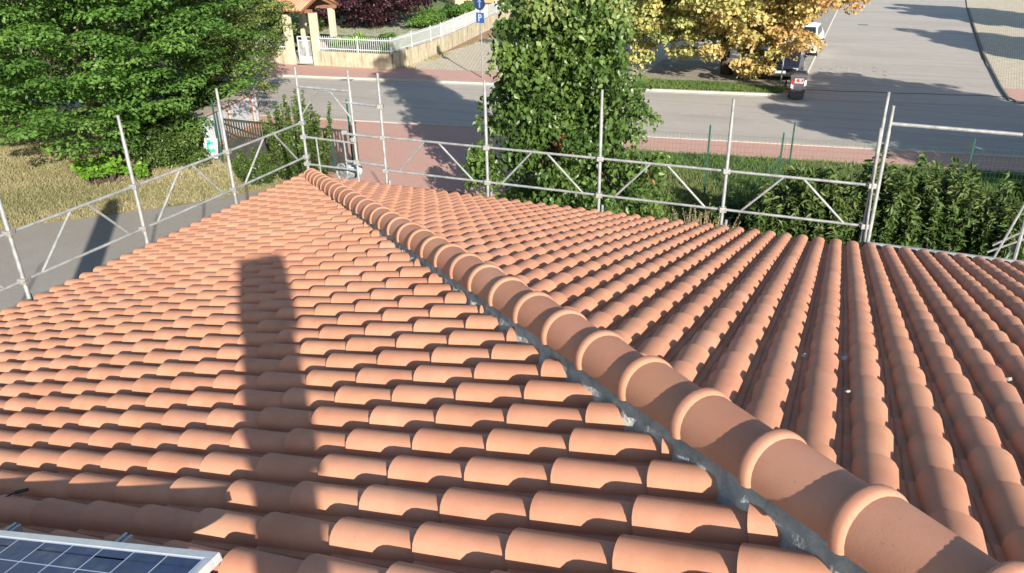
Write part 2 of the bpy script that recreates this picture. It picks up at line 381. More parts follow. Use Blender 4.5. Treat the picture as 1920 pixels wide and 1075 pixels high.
# painted lines and joints
M_line = mat('worn_white_paint', (.44,.42,.39), .8, (.30,.28,.26), 5, col3=(.33,.31,.285))
M_crack = mat('tar_joint', (.035,.035,.036), .9)
strip('lane_line', -34, -12.5, 20.62, 20.72, .001, M_line); strip('lane_line', 1.6, 7.2, 20.58, 20.68, .001, M_line)
strip('road_edge_line', -60, 60, 16.80, 16.92, .001, M_line)
b = MB(); xs = np.linspace(6.4, 14.4, 30)
for i in range(29):
    f = lambda x: 27.0+.14*(x-6.4)+.05*math.sin(x*3)
    b.quad((xs[i], f(xs[i])-.05, G+.009),(xs[i+1], f(xs[i+1])-.05, G+.009),(xs[i+1], f(xs[i+1])+.06, G+.009),(xs[i], f(xs[i])+.06, G+.009))
b.build('tar_joint', M_crack, kind='structure')
# worn STOP painted for drivers coming out of the side road, letters read from the far side
b = MB()
def stroke(pts, lx, wd=.11):
    for (a, c), (d, e) in zip(pts[:-1], pts[1:]):
        P = Vector((lx-a, 31.6-c, G+.008)); Q = Vector((lx-d, 31.6-e, G+.008)); t = (Q-P).normalized()*0.05; s_ = Vector((-t.y, t.x, 0))/.05*wd/2
        b.add([P-t-s_, Q+t-s_, Q+t+s_, P-t+s_], [(0,1,2,3)])
stroke([(.5,0),(0,0),(0,-1),(.5,-1),(.5,-2),(0,-2)], 9.6)
stroke([(.25,0),(.25,-2)], 8.75); stroke([(0,0),(.5,0)], 8.75)
stroke([(0,0),(0,-2),(.5,-2),(.5,0),(0,0)], 7.95)
stroke([(0,-2),(0,0),(.5,0),(.5,-1),(0,-1)], 7.15)
b.build('stop_marking', M_line, kind='structure')

# ---------------------------------------------------------------- house, roof
SL, SR = .2675, .2767
ZL, ZR = .006, -.042                  # base planes: left z = SL*x+ZL, right z = -SR*y+ZR
PT = .21; LX = .3647
house = thing('house', 'house under the new terracotta tiled hip roof in the foreground', 'house', (0,0,G))
def H(p): return (p[0], p[1], p[2]-G)
hw = MB(); hw.box(H((6.8, -8.6, (G-.35)/2)), (12.6, 16.2, -G-.35)); hw.build('wall', M_cream, house)
def hipy(x): return -(SL*x+ZL-ZR)/SR
dk = MB(); RX = 11.2
a = (-.02, hipy(-.02)*0-.02, SL*-.02+ZL-.03); top = (RX, hipy(RX), SL*RX+ZL-.03)
dk.add([H(p) for p in (a, (-.02,-17,ZL-.035), (RX,-17,SL*RX+ZL-.03), top, (15,hipy(RX),SL*RX+ZL-.03), (15,-.02,ZR-.03))], [(0,3,2,1),(0,5,4,3)])
dk.add([H(p) for p in ((-.02,-.02,-.06),(-.02,-17,-.06),(-.02,-17,-.3),(-.02,-.02,-.3),(15,-.02,-.06),(15,-.02,-.3),(15,-17,-.3))], [(0,1,2,3),(0,3,5,4),(3,2,6,5)])
dk.add([H(p) for p in ((RX,-17,SL*RX+ZL-.03),top,(15,hipy(RX),SL*RX+ZL-.03),(15,-17,1.5))], [(0,1,2,3)])
roof = dk.build('roof', M_deck, house)
house_inv = Matrix.Translation((0,0,-G))

NS = 9
def tile_geo(L, lip=True):
    """local: u across (0..p), v down the slope (lower end at 0, upper end at -L-.05), w up."""
    prof = []
    rows = [(0.0,), (-L*.5,), (-L-.05,)]
    vs = []; fs = []
    def section(v):
        k = -v/L; a_ = .080-.0125*k; h = .074-.012*k; w0 = .024*(1-k); out = [(.08-a_, v, w0-.010)]
        for i in range(NS+1):
            t = math.pi*i/NS; c, s_ = math.cos(t), math.sin(t)
            out.append((.08-a_*c, v, w0+h*(s_**.78)))
        out += [(.08+a_+.006, v, w0-.003), (.180, v, w0-.004), (.184, v, w0+.003), (.189, v, w0-.004), (.224, v, w0-.004)]
        return out
    secs = [section(r[0]) for r in rows]; n = len(secs[0])
    for s_ in secs: vs += s_
    for i in range(2):
        for k in range(n-1):
            a_ = i*n+k; fs.append((a_, a_+1, a_+1+n, a_+n)[::-1])
    # lower end thickness
    o = len(vs); low = [(x, -.001, z-.013) for (x, y, z) in secs[0]]; vs += low
    for k in range(n-1): fs.append((k+1, k, o+k, o+k+1)[::-1])
    return vs, fs
TV, TF = tile_geo(.378)
def tile_matrix(side, pos):
    if side == 'L':
        th = math.atan(SL); u = Vector((0,1,0)); v = Vector((-math.cos(th),0,-math.sin(th)))
    else:
        th = math.atan(SR); u = Vector((1,0,0)); v = Vector((0,math.cos(th),-math.sin(th)))
    wv = u.cross(v); m = Matrix.Identity(4)
    for i in range(3): m[i][0] = u[i]; m[i][1] = v[i]; m[i][2] = wv[i]; m[i][3] = pos[i]
    return m
tiles = []
y0B = -6.9057; xc = 5.4365
for j in range(-34, 26):
    yb = y0B-j*PT
    if yb > -.05 or yb < -11.5: continue
    for c in range(-15, 20):
        X = xc+c*LX + random.uniform(-.004, .004)
        tiles.append(('L', Vector((X, yb+random.uniform(-.003,.003), SL*X+ZL)), j, c))
x0 = 4.302
for k in range(-21, 46):
    xb = x0+k*PT-.08
    for c in range(0, 34):
        Y = .03-c*LX + random.uniform(-.004, .004)
        tiles.append(('R', Vector((xb+random.uniform(-.003,.003), Y, -SR*Y+ZR)), k, c))
# keep what the photo (with a margin) shows; clip at the hip
hn = Vector((1, 1, 0)).normalized()      # horizontal normal of the hip line pointing to the right-hand slope
HOFF = (ZL-ZR)/math.hypot(SL, SR)
def hdist(x, y): return (x+y)/math.sqrt(2)   # >0: right slope
CLIP = .070
def clip_mesh(V, F, side, m):
    sg = 1 if side == 'R' else -1
    W = [m @ Vector(p) for p in V]; d = [sg*hdist(p.x, p.y)-CLIP for p in W]
    nv = list(V); nf = []; cache = {}
    for f in F:
        out = []
        for a_, b_ in zip(f, f[1:]+f[:1]):
            if d[a_] >= 0: out.append(a_)
            if (d[a_] >= 0) != (d[b_] >= 0):
                key = (min(a_, b_), max(a_, b_))
                if key not in cache:
                    t = d[a_]/(d[a_]-d[b_]); cache[key] = len(nv)
                    nv.append(tuple(V[a_][i]+(V[b_][i]-V[a_][i])*t for i in range(3)))
                out.append(cache[key])
        if len(out) >= 3: nf.append(tuple(out))
    used = sorted({i for f in nf for i in f}); mp = {o: i for i, o in enumerate(used)}
    return [nv[i] for i in used], [tuple(mp[i] for i in f) for f in nf]
cand = []
for side, pos, a_, c_ in tiles:
    m = tile_matrix(side, pos)
    cn = [m @ Vector(p) for p in ((0,0,.03),(.21,0,.03),(0,-.4,.03),(.21,-.4,.03))]
    sg = 1 if side == 'R' else -1
    ds = [sg*hdist(p.x, p.y) for p in cn]
    if max(ds) < CLIP+.01: continue
    ctr = (cn[0]+cn[3])/2; pr = project(ctr)
    if pr is None: continue
    mg = 260 if pr[2] < 4 else 150
    if not (-mg < pr[0] < 1920+mg and 100 < pr[1] < 1075+mg): continue
    cand.append((pr, (ctr-CAM).length, side, m, min(ds) < CLIP))
def inframe(pr): return 0 <= pr[0] <= 1920 and 0 <= pr[1] <= 1075
cand.sort(key=lambda t: (not inframe(t[0]), t[1]))
def mk_mesh(name, V, F, m, tint=None):
    me = bpy.data.meshes.new(name); me.from_pydata(V, [], F); me.materials.append(m)
    me.polygons.foreach_set('use_smooth', [True]*len(me.polygons)); me.update()
    me.set_sharp_from_angle(angle=R(38))
    return me
tile_me = mk_mesh('roof_tile', TV, TF, M_tile)
toff = Matrix.Translation((0,0,-G))
sV, sF, sT = [], [], []
for i, (pr, dist, side, m, cut) in enumerate(cand):
    jig = Matrix.Rotation(random.gauss(0, .007), 4, 'Z') @ Matrix.Rotation(random.gauss(0, .010), 4, 'Y')
    m2 = m @ jig
    V, F = (TV, TF) if not cut else clip_mesh(TV, TF, side, m2)
    if not F: continue
    if i < 300:
        me = tile_me if not cut else mk_mesh('roof_tile', V, F, M_tile)
        link('roof_tile', me, roof, toff @ m2)
    else:
        o = len(sV); sV += [tuple(toff @ (m2 @ Vector(p))) for p in V]; sF += [tuple(q+o for q in f) for f in F]
        sT += [random.random()]*len(V)
me = mk_mesh('roof_tiles', sV, sF, M_tile)
at = me.attributes.new('tint', 'FLOAT', 'POINT'); at.data.foreach_set('value', np.array(sT, np.float32))
link('roof_tiles', me, roof, kind='stuff')

# hip (ridge) tiles
hd = Vector((-1, 1, -SL)).normalized()             # down along the hip
hs = Vector((hd.y, -hd.x, 0)).normalized(); hnn = hs.cross(hd).normalized()
if hnn.z < 0: hnn = -hnn
def hip_geo():
    vs = []; fs = []; n = 16; A = R(98)
    rings = [(0, .117), (0, .129), (-.005, .1325), (-.014, .1345), (-.036, .1335), (-.046, .129), (-.052, .1205), (-.22, .1150), (-.42, .1085)]
    for v, r in rings:
        for i in range(n+1):
            t = -A+2*A*i/n
            rr = r
            if i == 11 and v <= -.05: rr += .0022     # mould seam
            vs.append((rr*math.sin(t), v, rr*math.cos(t) + .012*(1+v/.39)))
    for k in range(len(rings)-1):
        for i in range(n):
            a_ = k*(n+1)+i; fs.append((a_, a_+1, a_+n+2, a_+n+1))
    return vs, fs
HV, HF = hip_geo()
hip_me = mk_mesh('ridge_tile', HV, [f[::-1] for f in HF], M_hip)
nib = MB().box((0,0,0),(.012,.022,.020), taper=.5)
nib_me = nib.mesh('fixing_nib', M_hip)
AX = .150
hips = []
for nn in range(-2, 33):
    t = 12.622-.39*nn
    if t < .35: break
    X = t/math.sqrt(2); P = Vector((X, -X, SL*X+AX-max(0, 8.6-t)*.012))
    m = Matrix.Identity(4)
    sd = hd.cross(hnn)
    for i in range(3): m[i][0] = sd[i]; m[i][1] = hd[i]; m[i][2] = hnn[i]; m[i][3] = P[i]
    m = m @ Matrix.Rotation(random.uniform(-.02, .02), 4, 'Z') @ Matrix.Rotation(random.uniform(-.03, .03), 4, 'Y')
    o = link('ridge_tile', hip_me, roof, toff @ m); hips.append((P, m))
    if nn < 12:
        ang = R(-68)
        for sgn in (-1, 1):
            q = link('fixing_nib', nib_me, o); 
            q.matrix_local = Matrix.Translation((sgn*.121*math.sin(abs(ang)), -.055, .121*math.cos(ang)+.012)) @ Matrix.Rotation(sgn*abs(ang), 4, 'Y')
            q.name = 'fixing_nib'
# nibs would be a fourth level: join them to the roof instead
for o in [o for o in bpy.data.objects if o.name.startswith('fixing_nib')]:
    p = o.parent; mm = p.matrix_local @ o.matrix_local; o.parent = roof; o.matrix_local = mm
# eave end cap of the hip
# mortar bedding on both sides of the hip
def mortar(side):
    sg = side; pts = []; n = 520; rows = 6; V = []; g = random.Random(5+side)
    T0, T1 = .2, 12.95; prev = [0]*rows
    for i in range(n+1):
        t = T0+(T1-T0)*i/n; X = t/math.sqrt(2); base = Vector((X, -X, SL*X+ZL+.01-max(0, 8.6-t)*.008))
        ph = ((12.622-t)/.39) % 1.0       # 0 at a rim
        near = math.exp(-((ph-.93)/.10)**2)+math.exp(-((ph+.07)/.10)**2)
        for r_ in range(rows):
            k = r_/(rows-1)
            prev[r_] = prev[r_]*.72+g.uniform(-1, 1)*.0032
            wob = .012*math.sin(t*23+side)+.008*math.sin(t*51)
            off = .086+.026*k+wob*.6*k+near*.022*k; z = .125*(1-k)**1.0-.03*k + .020*math.sin(k*math.pi)+near*.012*(1-k)
            V.append(base + hn*sg*(off+prev[r_]) + Vector((0,0,z + prev[r_]*.6)))
    F = []
    for i in range(n):
        for r_ in range(rows-1):
            a_ = i*rows+r_; q = (a_, a_+1, a_+rows+1, a_+rows)
            F.append(q if sg > 0 else q[::-1])
    me = bpy.data.meshes.new('mortar'); me.from_pydata([tuple(toff @ p) for p in V], [], F); me.materials.append(M_mortar); me.polygons.foreach_set('use_smooth', [True]*len(me.polygons)); me.update()
    link('mortar', me, roof)
mortar(1); mortar(-1)
# added, unseen shadow casters (behind and left of the camera; their shadows fall into the picture)
ch = MB(); ch.box(H((9.55, -11.97, 3.0)), (.27, .27, 1.5), R(42)); ch.box(H((9.55,-11.97,4.0)), (.33,.3,.55), R(48)); ch.box(H((9.55,-11.97,4.44)), (.42,.3,.46), R(48)); ch.build('shadow_caster', M_cream, house)  # stand-in for the person behind the camera, shaped for that shadow
ch = MB(); ch.box(H((.43, -7.8, 1.6)), (.42, .42, 3.0), R(20)); ch.box(H((.43,-7.8,3.25)), (.3,.3,.3), R(20)); ch.build('shadow_caster', M_cream, house)  # unseen block set to cast the dark patch on the yard

# ---------------------------------------------------------------- solar panel
NLv = Vector((-SL,0,1)).normalized(); UL = Vector((1,0,SL)).normalized()
def onL(x, y, h): return Vector((x, y, SL*x+h))
PH = .246
panel = thing('solar_module', 'blue solar panel in a silver frame on the tiles at the lower left', 'solar panel')
px1, py1 = 6.629, -9.065; px0, py0 = px1-2.26, py1-1.02
fm = MB()
def pbar(a, c, wd, ht): fm.bar(onL(*a, PH-.0175*1.03), onL(*c, PH-.0175*1.03), wd, ht, NLv)
fw = .034
pbar((px0, py1-fw/2), (px1, py1-fw/2), fw, .035); pbar((px0, py0+fw/2), (px1, py0+fw/2), fw, .035)
pbar((px1-fw/2, py0+fw), (px1-fw/2, py1-fw), fw, .035); pbar((px0+fw/2, py0+fw), (px0+fw/2, py1-fw), fw, .035)
fm.build('frame', M_alu, panel, bevel=.002)
bs = MB(); q = [onL(px0+fw, py0+fw, PH-.0027), onL(px1-fw, py0+fw, PH-.0027), onL(px1-fw, py1-fw, PH-.0027), onL(px0+fw, py1-fw, PH-.0027)]
bs.quad(*q); bs.build('backing', mat('pale_blue_backing', (.50,.55,.64), .6, (.56,.60,.68), 12), panel)
def cell_extra(n, l, s, p, q):
    v = n.new('ShaderNodeTexVoronoi'); v.inputs['Scale'].default_value = 55; l.new(p, v.inputs[0])
    mx = n.new('ShaderNodeMix'); mx.data_type = 'RGBA'; mx.inputs['Factor'].default_value = .35; mx.blend_type = 'MULTIPLY'
    l.new(s, mx.inputs['A']); l.new(v.outputs['Color'], mx.inputs['B'])
    return mixnoise(n, l, mx.outputs['Result'], p, (.10,.11,.13), 9, .5, .75, .5)
M_cell = mat('polycrystalline_cell', (.014,.028,.085), .4, (.022,.042,.12), 25, extra=cell_extra, spec=.25)
cw, chh = .176, .0775
cm = MB(); s_ = math.hypot(1, SL)
a_, b_ = (cw-.006)*s_/2, (chh-.005)/2
cm.add([(-a_,-b_,0),(a_,-b_,0),(a_,b_,0),(-a_,b_,0)], [(0,1,2,3)]); cell_me = cm.mesh('cell', M_cell)
mtx = Matrix.Identity(4)
yv = NLv.cross(UL)
for i in range(3): mtx[i][0] = UL[i]; mtx[i][1] = yv[i]; mtx[i][2] = NLv[i]
for i in range(12):
    for j in range(12):
        x = px1-fw-.012-cw*(i+.5); y = py1-fw-.028-chh*(j-.35)-.004
        if j == 0: y = py1-fw-.004-chh*.36
        if x < px0+fw+.08 or y < py0+fw+.03: continue
        m = Matrix.Translation(onL(x, y, PH-.002)) @ mtx
        if j == 0: m = m @ Matrix.Diagonal((1, .62, 1, 1))
        link('cell', cell_me, panel, m)
for i, (x, lb) in enumerate(((6.03, 'aluminium mounting rail end sticking out under the panel near its corner'), (5.30, 'aluminium mounting rail end under the panel at the left picture edge'))):
    t = thing('mounting_rail', lb, 'rail', tuple(onL(x, -9.02, PH-.07)), group='rails under the solar panel')
    rb = MB(); 
    for dx in (-.017, .017): rb.box((dx, -.45, .0), (.006, 1.0, .05))
    rb.box((0,-.45,-.022),(.034,1.0,.006)); rb.box((-.0125,-.45,.022),(.009,1.0,.006)); rb.box((.0125,-.45,.022),(.009,1.0,.006))
    rb.build('rail', M_alu, t, bevel=.001)
    fb = MB(); fb.bar((.03, 0, -.03), (.03, -.01, -.15), .03, .006); fb.box((.025,0,-.02),(.03,.03,.03)); fb.build('hook', M_alu, t)
def rayhit(x, y, n, d0):
    d = (_f+_r2*((x-955)/FPX)-_u2*((y-537.5)/FPX)).normalized(); n = Vector(n); t = (d0-CAM.dot(n))/d.dot(n); return CAM+d*t
pts = [rayhit(x, y, (-SL,0,1), h) for x, y, h in ((40,921,.10),(24,925,.10),(8,934,.095),(-12,946,.10),(-60,965,.09),(-130,985,.06))]
cb = thing('solar_cable', 'black cable with a plug lying over the tiles at the left edge', 'cable', tuple(pts[0]))
MB().tube([p-cb.location for p in pts], .0045, 8).build('cable', M_black, cb, smooth='full')
dpl = (pts[0]-pts[1]).normalized()
MB().tube([dpl*.035, dpl*-.03], [.009,.011], 8).build('plug', M_black, cb)
# mortar crumbs in the channels
def rayhit(x, y, n, d0):
    d = (_f+_r2*((x-955)/FPX)-_u2*((y-537.5)/FPX)).normalized(); n = Vector(n); t = (d0-CAM.dot(n))/d.dot(n); return CAM+d*t
for (x, y, s_, nm) in ((1508,668,.022,'pale mortar crumb in the channel left of the brightest tile column'),(1582,672,.026,'grey mortar crumb in a roof channel right of the other pale crumb'),
                       (1588,735,.02,'small mortar crumb lower down in a shaded roof channel'),(1890,712,.026,'white mortar crumb between tile columns at the right picture edge'),
                       (942,393,.04,'grey metal scrap lying on the far tiles below the big leafy tree')):
    P = rayhit(x, y, (0,SR,1), .01); g = random.Random(x)
    cmb = MB(); vs = [Vector((a_,b_,e))*s_*g.uniform(.5,1.2) for a_, b_, e in ((1,0,0),(-1,0,0),(0,1.4,0),(0,-1,0),(0,0,.7),(0,0,-.6),(.6,.6,.3))]
    cmb.add(vs, [(0,6,4),(6,2,4),(2,1,4),(1,3,4),(3,0,4),(2,0,5),(0,2,6),(1,2,5),(3,1,5),(0,3,5)])
    o = cmb.build('mortar_crumb', M_mortar, label=nm, cat='crumb', group='crumbs lying in the roof channels'); o.location = P

# ---------------------------------------------------------------- scaffolding
scf = thing('scaffolding', 'galvanised tube scaffolding with guard rails round the roof edge', 'scaffolding', (0,0,G))
SY = .35; SX = -.19; PR = .0245
def pole(x, y, zt, zb=None, parent=scf, lean=(0,0)):
    zb = G if zb is None else zb
    b = MB(); b.tube([H((x-lean[0], y-lean[1], zb)), H((x+lean[0]*.5, y+lean[1]*.5, zt-.32)), H((x+lean[0]*.5, y+lean[1]*.5, zt-.31)), H((x+lean[0]*.55, y, zt))], [PR, PR, PR*.84, PR*.82], 10)
    return b.build('pole', M_galv, parent, smooth=True)
Xp = [3.258, 5.114, 6.953, 8.819]; ZT = [1.77, 1.74, 1.735, 1.94]
for x, z in zip(Xp, ZT): pole(x, SY, z)
pole(1.370, SY, 1.77); pole(.804, SY, 1.785); pole(-.244, SY, 1.795)
pole(8.90, SY-.02, 1.78)
Yp = [-1.574, -3.364, -5.175, -6.98, -8.79, -10.6]
for y in Yp: pole(SX, y, 1.80)
for x in Xp[:3]+[1.37]: pole(x+.07, SY-.03, .02)
for y in Yp: pole(SX-.05, y+.05, .05)
# second (outer) row of standards
for x in Xp+[10.6]: pole(x, SY+.75, -.9)
for y in Yp: pole(SX-.75, y, -.9)
TR = .019
def guard(p0, p1, z1, z0, along):
    """one guard frame: top and bottom rail with two slanting braces."""
    d = Vector(p1)-Vector(p0)
    f = MB(); f.tube([H((*p0, z1)), H((*p1, z1))], TR, 8); fr = f.build('guard_rail', M_galv, scf, smooth=True)
    f = MB(); f.tube([H((*p0, z0)), H((*p1, z0))], TR, 8); f.build('guard_rail', M_galv, scf, smooth=True)
    for s0, s1 in ((.13, .415), (.865, .545)):
        a_ = Vector(p0)+d*s0; c_ = Vector(p0)+d*s1
        MB().tube([H((*a_, z0)), H((*c_, z1))], .0165, 8).build('brace', M_galv, scf, smooth=True)
def coupler(x, y, z):
    b = MB(); b.box(H((x, y, z)), (.10, .10, .07), .3); b.tube([H((x-.06, y-.03, z)), H((x+.06, y-.03, z))], .012, 6)
    b.build('coupler', M_galvd, scf, bevel=.008)
Z1, Z0 = .729, .161
xs = [1.37]+Xp
for a_, c_ in zip(xs[:-1], xs[1:]): guard((a_, SY), (c_, SY), Z1, Z0, 'x')
for x in xs:
    coupler(x, SY, Z1); coupler(x, SY, Z0)
ZL1, ZL0 = .849, .249
guard((SX-.05, SY), (SX, Yp[0]), ZL1, ZL0, 'y')
for a_, c_ in zip(Yp[:-1], Yp[1:]): guard((SX, a_), (SX, c_), ZL1, ZL0, 'y')
for y in Yp: coupler(SX, y, ZL1); coupler(SX, y, ZL0)
coupler(-.244, SY, .84); coupler(-.244, SY, .60); coupler(-.244, SY, .24); coupler(-.244, SY, .12)
# corner portal frame
def T(name, pts, r=TR): return MB().tube([H(p) for p in pts], r, 8).build(name, M_galv, scf, smooth=True)
T('ledger', [(-.244,SY,1.46),(.804,SY,1.45)], .024)
T('arch_brace', [(-.22,SY,.85),(-.215,SY,.99),(.15,SY,1.405),(.20,SY,1.425),(.38,SY,1.425),(.43,SY,1.40),(.76,SY,1.02),(.78,SY,.88)], .014)
T('ledger', [(.62,SY,1.26),(1.37,SY,1.24)], .024); T('ledger', [(.60,SY,.725),(1.37,SY,.715)], .024); T('ledger', [(.59,SY,.25),(1.37,SY,.235)], .024)
T('ledger', [(-.30,SY,.60),(.80,SY,.575)]); T('ledger', [(-.26,SY,.11),(.80,SY,.10)])
T('strut', [(.01,SY,.59),(.02,SY,-.1)], .015); T('strut', [(.58,SY,.57),(.59,SY,.10)], .015)
coupler(1.37, SY, 1.24); coupler(.79, SY, .64); coupler(.60, SY+.03, .74); coupler(.80, SY, .25)
# right-hand end
T('ledger', [(8.89,SY,1.55),(10.35,SY,1.53)], .024)
T('pole', [(10.6,SY,-3.3),(10.62,SY,1.9)], PR); T('brace', [(10.38,SY,-.1),(10.60,SY,.85)], .017); T('brace', [(10.52,SY+.05,-.1),(10.76,SY,.75)], .017)
T('brace', [(10.30,SY,.0),(10.95,SY,.42)], .014); T('brace', [(10.34,SY,.1),(10.9,SY,.55)], .014)
T('pole', [(8.86,SY-.05,-.05),(8.80,SY-.04,1.5)], .015)
dp = MB(); dp.box(H((9.95, .20, -.05)), (2.1, .05, .09)); dp.build('deck_plank', M_galv, scf, bevel=.004)
dp = MB(); dp.box(H((9.95, .27, -.10)), (2.1, .03, .03)); dp.build('deck_plank', M_galv, scf)
dm = MB().box((0,0,0),(1.76,.30,.045)).mesh('deck_plank', M_galvd)
for i in range(6):
    for yy in (.45, .78):
        o = link('deck_plank', dm, scf); o.location = H((1.0+i*1.83, SY+yy-.25, -1.0))
for y in Yp:
    for xx in (-.42, -.75):
        o = link('deck_plank', dm, scf); o.location = H((xx, y+.9, -1.0)); o.rotation_euler = (0,0,math.pi/2)
for x in Xp+[1.37,-.244]: T('transom', [(x,SY-.1,-1.05),(x,SY+.8,-1.05)], .022)
for y in Yp: T('transom', [(SX+.1,y,-1.05),(SX-.8,y,-1.05)], .022)

# bucket on its side by the corner
bk = thing('bucket', 'mortar-smeared white bucket lying on its side behind the roof corner', 'bucket', (.43,.62,-.02))
ax = Vector((-.25,-.82,.06)).normalized()
bx = Vector((0,0,0))
bb = MB()
cs = [(.17,.140),(.165,.160),(.150,.160),(.145,.152),(-.02,.142),(-.20,.128),(-.205,.12)]
bb.tube([bx+ax*a_ for a_, _ in cs], [r_ for _, r_ in cs], 20, cap=False); bb.tube([bx+ax*-.2, bx+ax*-.205], [.126,.02], 20)
bb.build('body', mat('smeared_white_plastic', (.34,.36,.36), .5, (.14,.15,.15), 7, .2, 30, col3=(.30,.32,.32)), bk, smooth=True)
ib = MB(); ib.tube([bx+ax*.168, bx+ax*.03, bx+ax*.02], [.136,.128,.02], 20, cap=True)
MB().tube([bx+ax*.140, bx+ax*.136], [.146,.144], 20).build('dried_mortar', mat('dried_mortar_specks', (.06,.06,.06), .9, (.30,.30,.29), 22, .8, 30, col3=(.2,.2,.2)), bk, smooth=True)
hp = []
for i in range(11):
    t = math.pi*i/10; s1 = ax.cross(Vector((0,0,1))).normalized()
    hp.append(ax*(.155-.11*math.sin(t)) + s1*.15*math.cos(t) + Vector((0,0,-1))*.15*math.sin(t)*.3)
MB().tube(hp, .004, 6).build('handle', M_grey, bk, smooth='full')
br = MB(); br.tube([ax*-.05, ax*-.17], [.147,.1405], 20, cap=False); br.build('label_band', M_white, bk, smooth=True)

# ---------------------------------------------------------------- far property: wall, fence, gate, canopy, lamp
garden = MB(); garden.add([(-60,25.9-2,G+.55),(-21.9,26.0,G+.55),(-21.9,30,G+.55),(-18.3,30,G+.55),(-18.3,25.9,G+.55),(-14.2,25.9,G+.55),(-16.6,46,G+.55),(-16.6,120,G+.55),(-60,120,G+.55)], [tuple(range(9))])
garden.build('garden_lawn', M_lawn, kind='structure')
gp = MB(); gp.add([(-21.9,25.5,G+.1),(-18.3,25.4,G+.1),(-18.3,30,G+.56),(-21.9,30,G+.56)], [(0,1,2,3)]); gp.build('garden_path', M_kerb, kind='structure')
gp = MB(); gp.add([(-24,33,G+.554),(-17.5,33,G+.554),(-20,41,G+.554),(-27,40,G+.554)], [(0,1,2,3)]); gp.build('garden_path', M_kerb, kind='structure')
WB = [(-34,24.2),(-20.45,25.3)], [(-18.4,25.45),(-14.0,25.6)], [(-14.0,25.6),(-14.35,31.8),(-15.9,41.6),(-17.5,52)]
wallt = thing('garden_wall', 'low stained cream retaining wall under the white railings across the road', 'wall', (-14,25.6,G))
wo = Vector((-14,25.6,G))
for seg in WB:
    for a_, c_ in zip(seg[:-1], seg[1:]):
        A_ = Vector((*a_, G))-wo; B_ = Vector((*c_, G))-wo
        MB().bar(A_+Vector((0,0,.42)), B_+Vector((0,0,.42)), .22, .86).build('wall_panel', M_cream, wallt, bevel=.01)
        n_ = max(1, int((B_-A_).length/1.25))
        for i in range(n_+1):
            p_ = A_.lerp(B_, i/n_) ; dd = (B_-A_).normalized(); nn_ = Vector((dd.y, -dd.x, 0))
            MB().box(p_+nn_*.118+Vector((0,0,.40)), (.09,.03,.78), math.atan2(dd.y, dd.x)).build('pilaster', M_cream, wallt)
rail = thing('white_railing', 'white picket railing along the top of the cream garden wall', 'railing', (-14,25.6,G+.85))
ro = Vector((-14,25.6,G+.85))
pk = MB().box((0,0,.40),(.022,.022,.76)).mesh('picket', M_white)
for seg in WB:
    for a_, c_ in zip(seg[:-1], seg[1:]):
        A_ = Vector((*a_, G+.85))-ro; B_ = Vector((*c_, G+.85))-ro; dd = B_-A_
        for z in (.14, .66): MB().bar(A_+Vector((0,0,z)), B_+Vector((0,0,z)), .035, .045).build('rail', M_white, rail)
        sp = .125 if a_[1] < 32 else .17
        n_ = int(dd.length/sp)
        for i in range(n_):
            o = link('picket', pk, rail); o.location = A_+dd*((i+.5)/n_)
        for i in range(int(dd.length/2.4)+1):
            p_ = A_+dd.normalized()*min(i*2.4+.03, dd.length)
            MB().box(p_+Vector((0,0,.38)), (.05,.05,.92)).build('post', M_white, rail)
gate = thing('entrance_gate', 'white double-leaf pedestrian gate between two cream columns', 'gate', (-19.42,25.75,G+.08))
for k, dx in enumerate((-.29, .29)):
    lf = MB()
    for xx in (-.26, .26): lf.box((dx+xx, .06*dx, .72), (.05,.04,1.42))
    for z in (.04, .36, 1.22, 1.42): lf.box((dx, .06*dx, z), (.50,.04,.05))
    lfo = lf.build('gate_leaf', M_white, gate)
    MB().box((dx, .06*dx, .20), (.46,.02,.28)).build('kick_plate', M_white, lfo)
    for i in range(6): MB().box((dx-.19+.076*i, .06*dx, .82), (.022,.022,.86)).build('bar', M_white, lfo)
MB().box((.04,-.05,.78),(.10,.05,.16)).build('lock', M_white, gate)
# canopy
can = thing('gate_canopy', 'small terracotta roof on cream columns sheltering the white gate', 'canopy', (-20.0,26.3,G))
for x, y, h in ((-.22,-.95,2.75),(1.40,-.80,2.78),(-.9,1.3,2.8),(1.1,1.3,2.8)):
    MB().box((x, y, h/2), (.36 if y < 0 else .26, .34, h)).build('column', M_column, can, bevel=.02)
MB().box((-.22-.34,-1.0,1.4),(.22,.06,.34)).build('letter_box', M_grey, can)
MB().box((-.6,-.85,2.86),(4.0,.16,.18)).build('beam', M_wood, can); MB().box((-.6,1.3,2.88),(4.0,.16,.18)).build('beam', M_wood, can)
for x in (-2.4, 1.05):
    MB().bar((x,-1.4,2.85),(x,.25,3.5),.09,.16).build('rafter', M_wood, can); MB().bar((x,1.9,2.85),(x,.25,3.5),.09,.16).build('rafter', M_wood, can)
cr = MB()
cr.add([(-3.75,-1.5,2.92),(1.2,-1.5,2.92),(1.2,.25,3.62),(-3.75,.25,3.62),(-3.75,2.0,2.92),(1.2,2.0,2.92)], [(0,1,2,3),(3,2,5,4)])
crm = cr.build('canopy_roof', M_wood, can); sd_ = crm.modifiers.new('s','SOLIDIFY'); sd_.thickness = .05
tl = MB()
for i in range(24):
    x = -3.66+i*.207
    for sgn, ya, yb_ in ((1,-1.53,.25),(-1,2.03,.25)):
        tl.tube([(x,ya,2.96),(x,yb_,3.68)], .075, 8)
tl.build('roof_tiles', M_tile, can, smooth='full', kind='stuff')
MB().tube([(-3.75,.25,3.70),(1.25,.25,3.70)], .11, 8).build('ridge', M_hip, can, smooth='full')
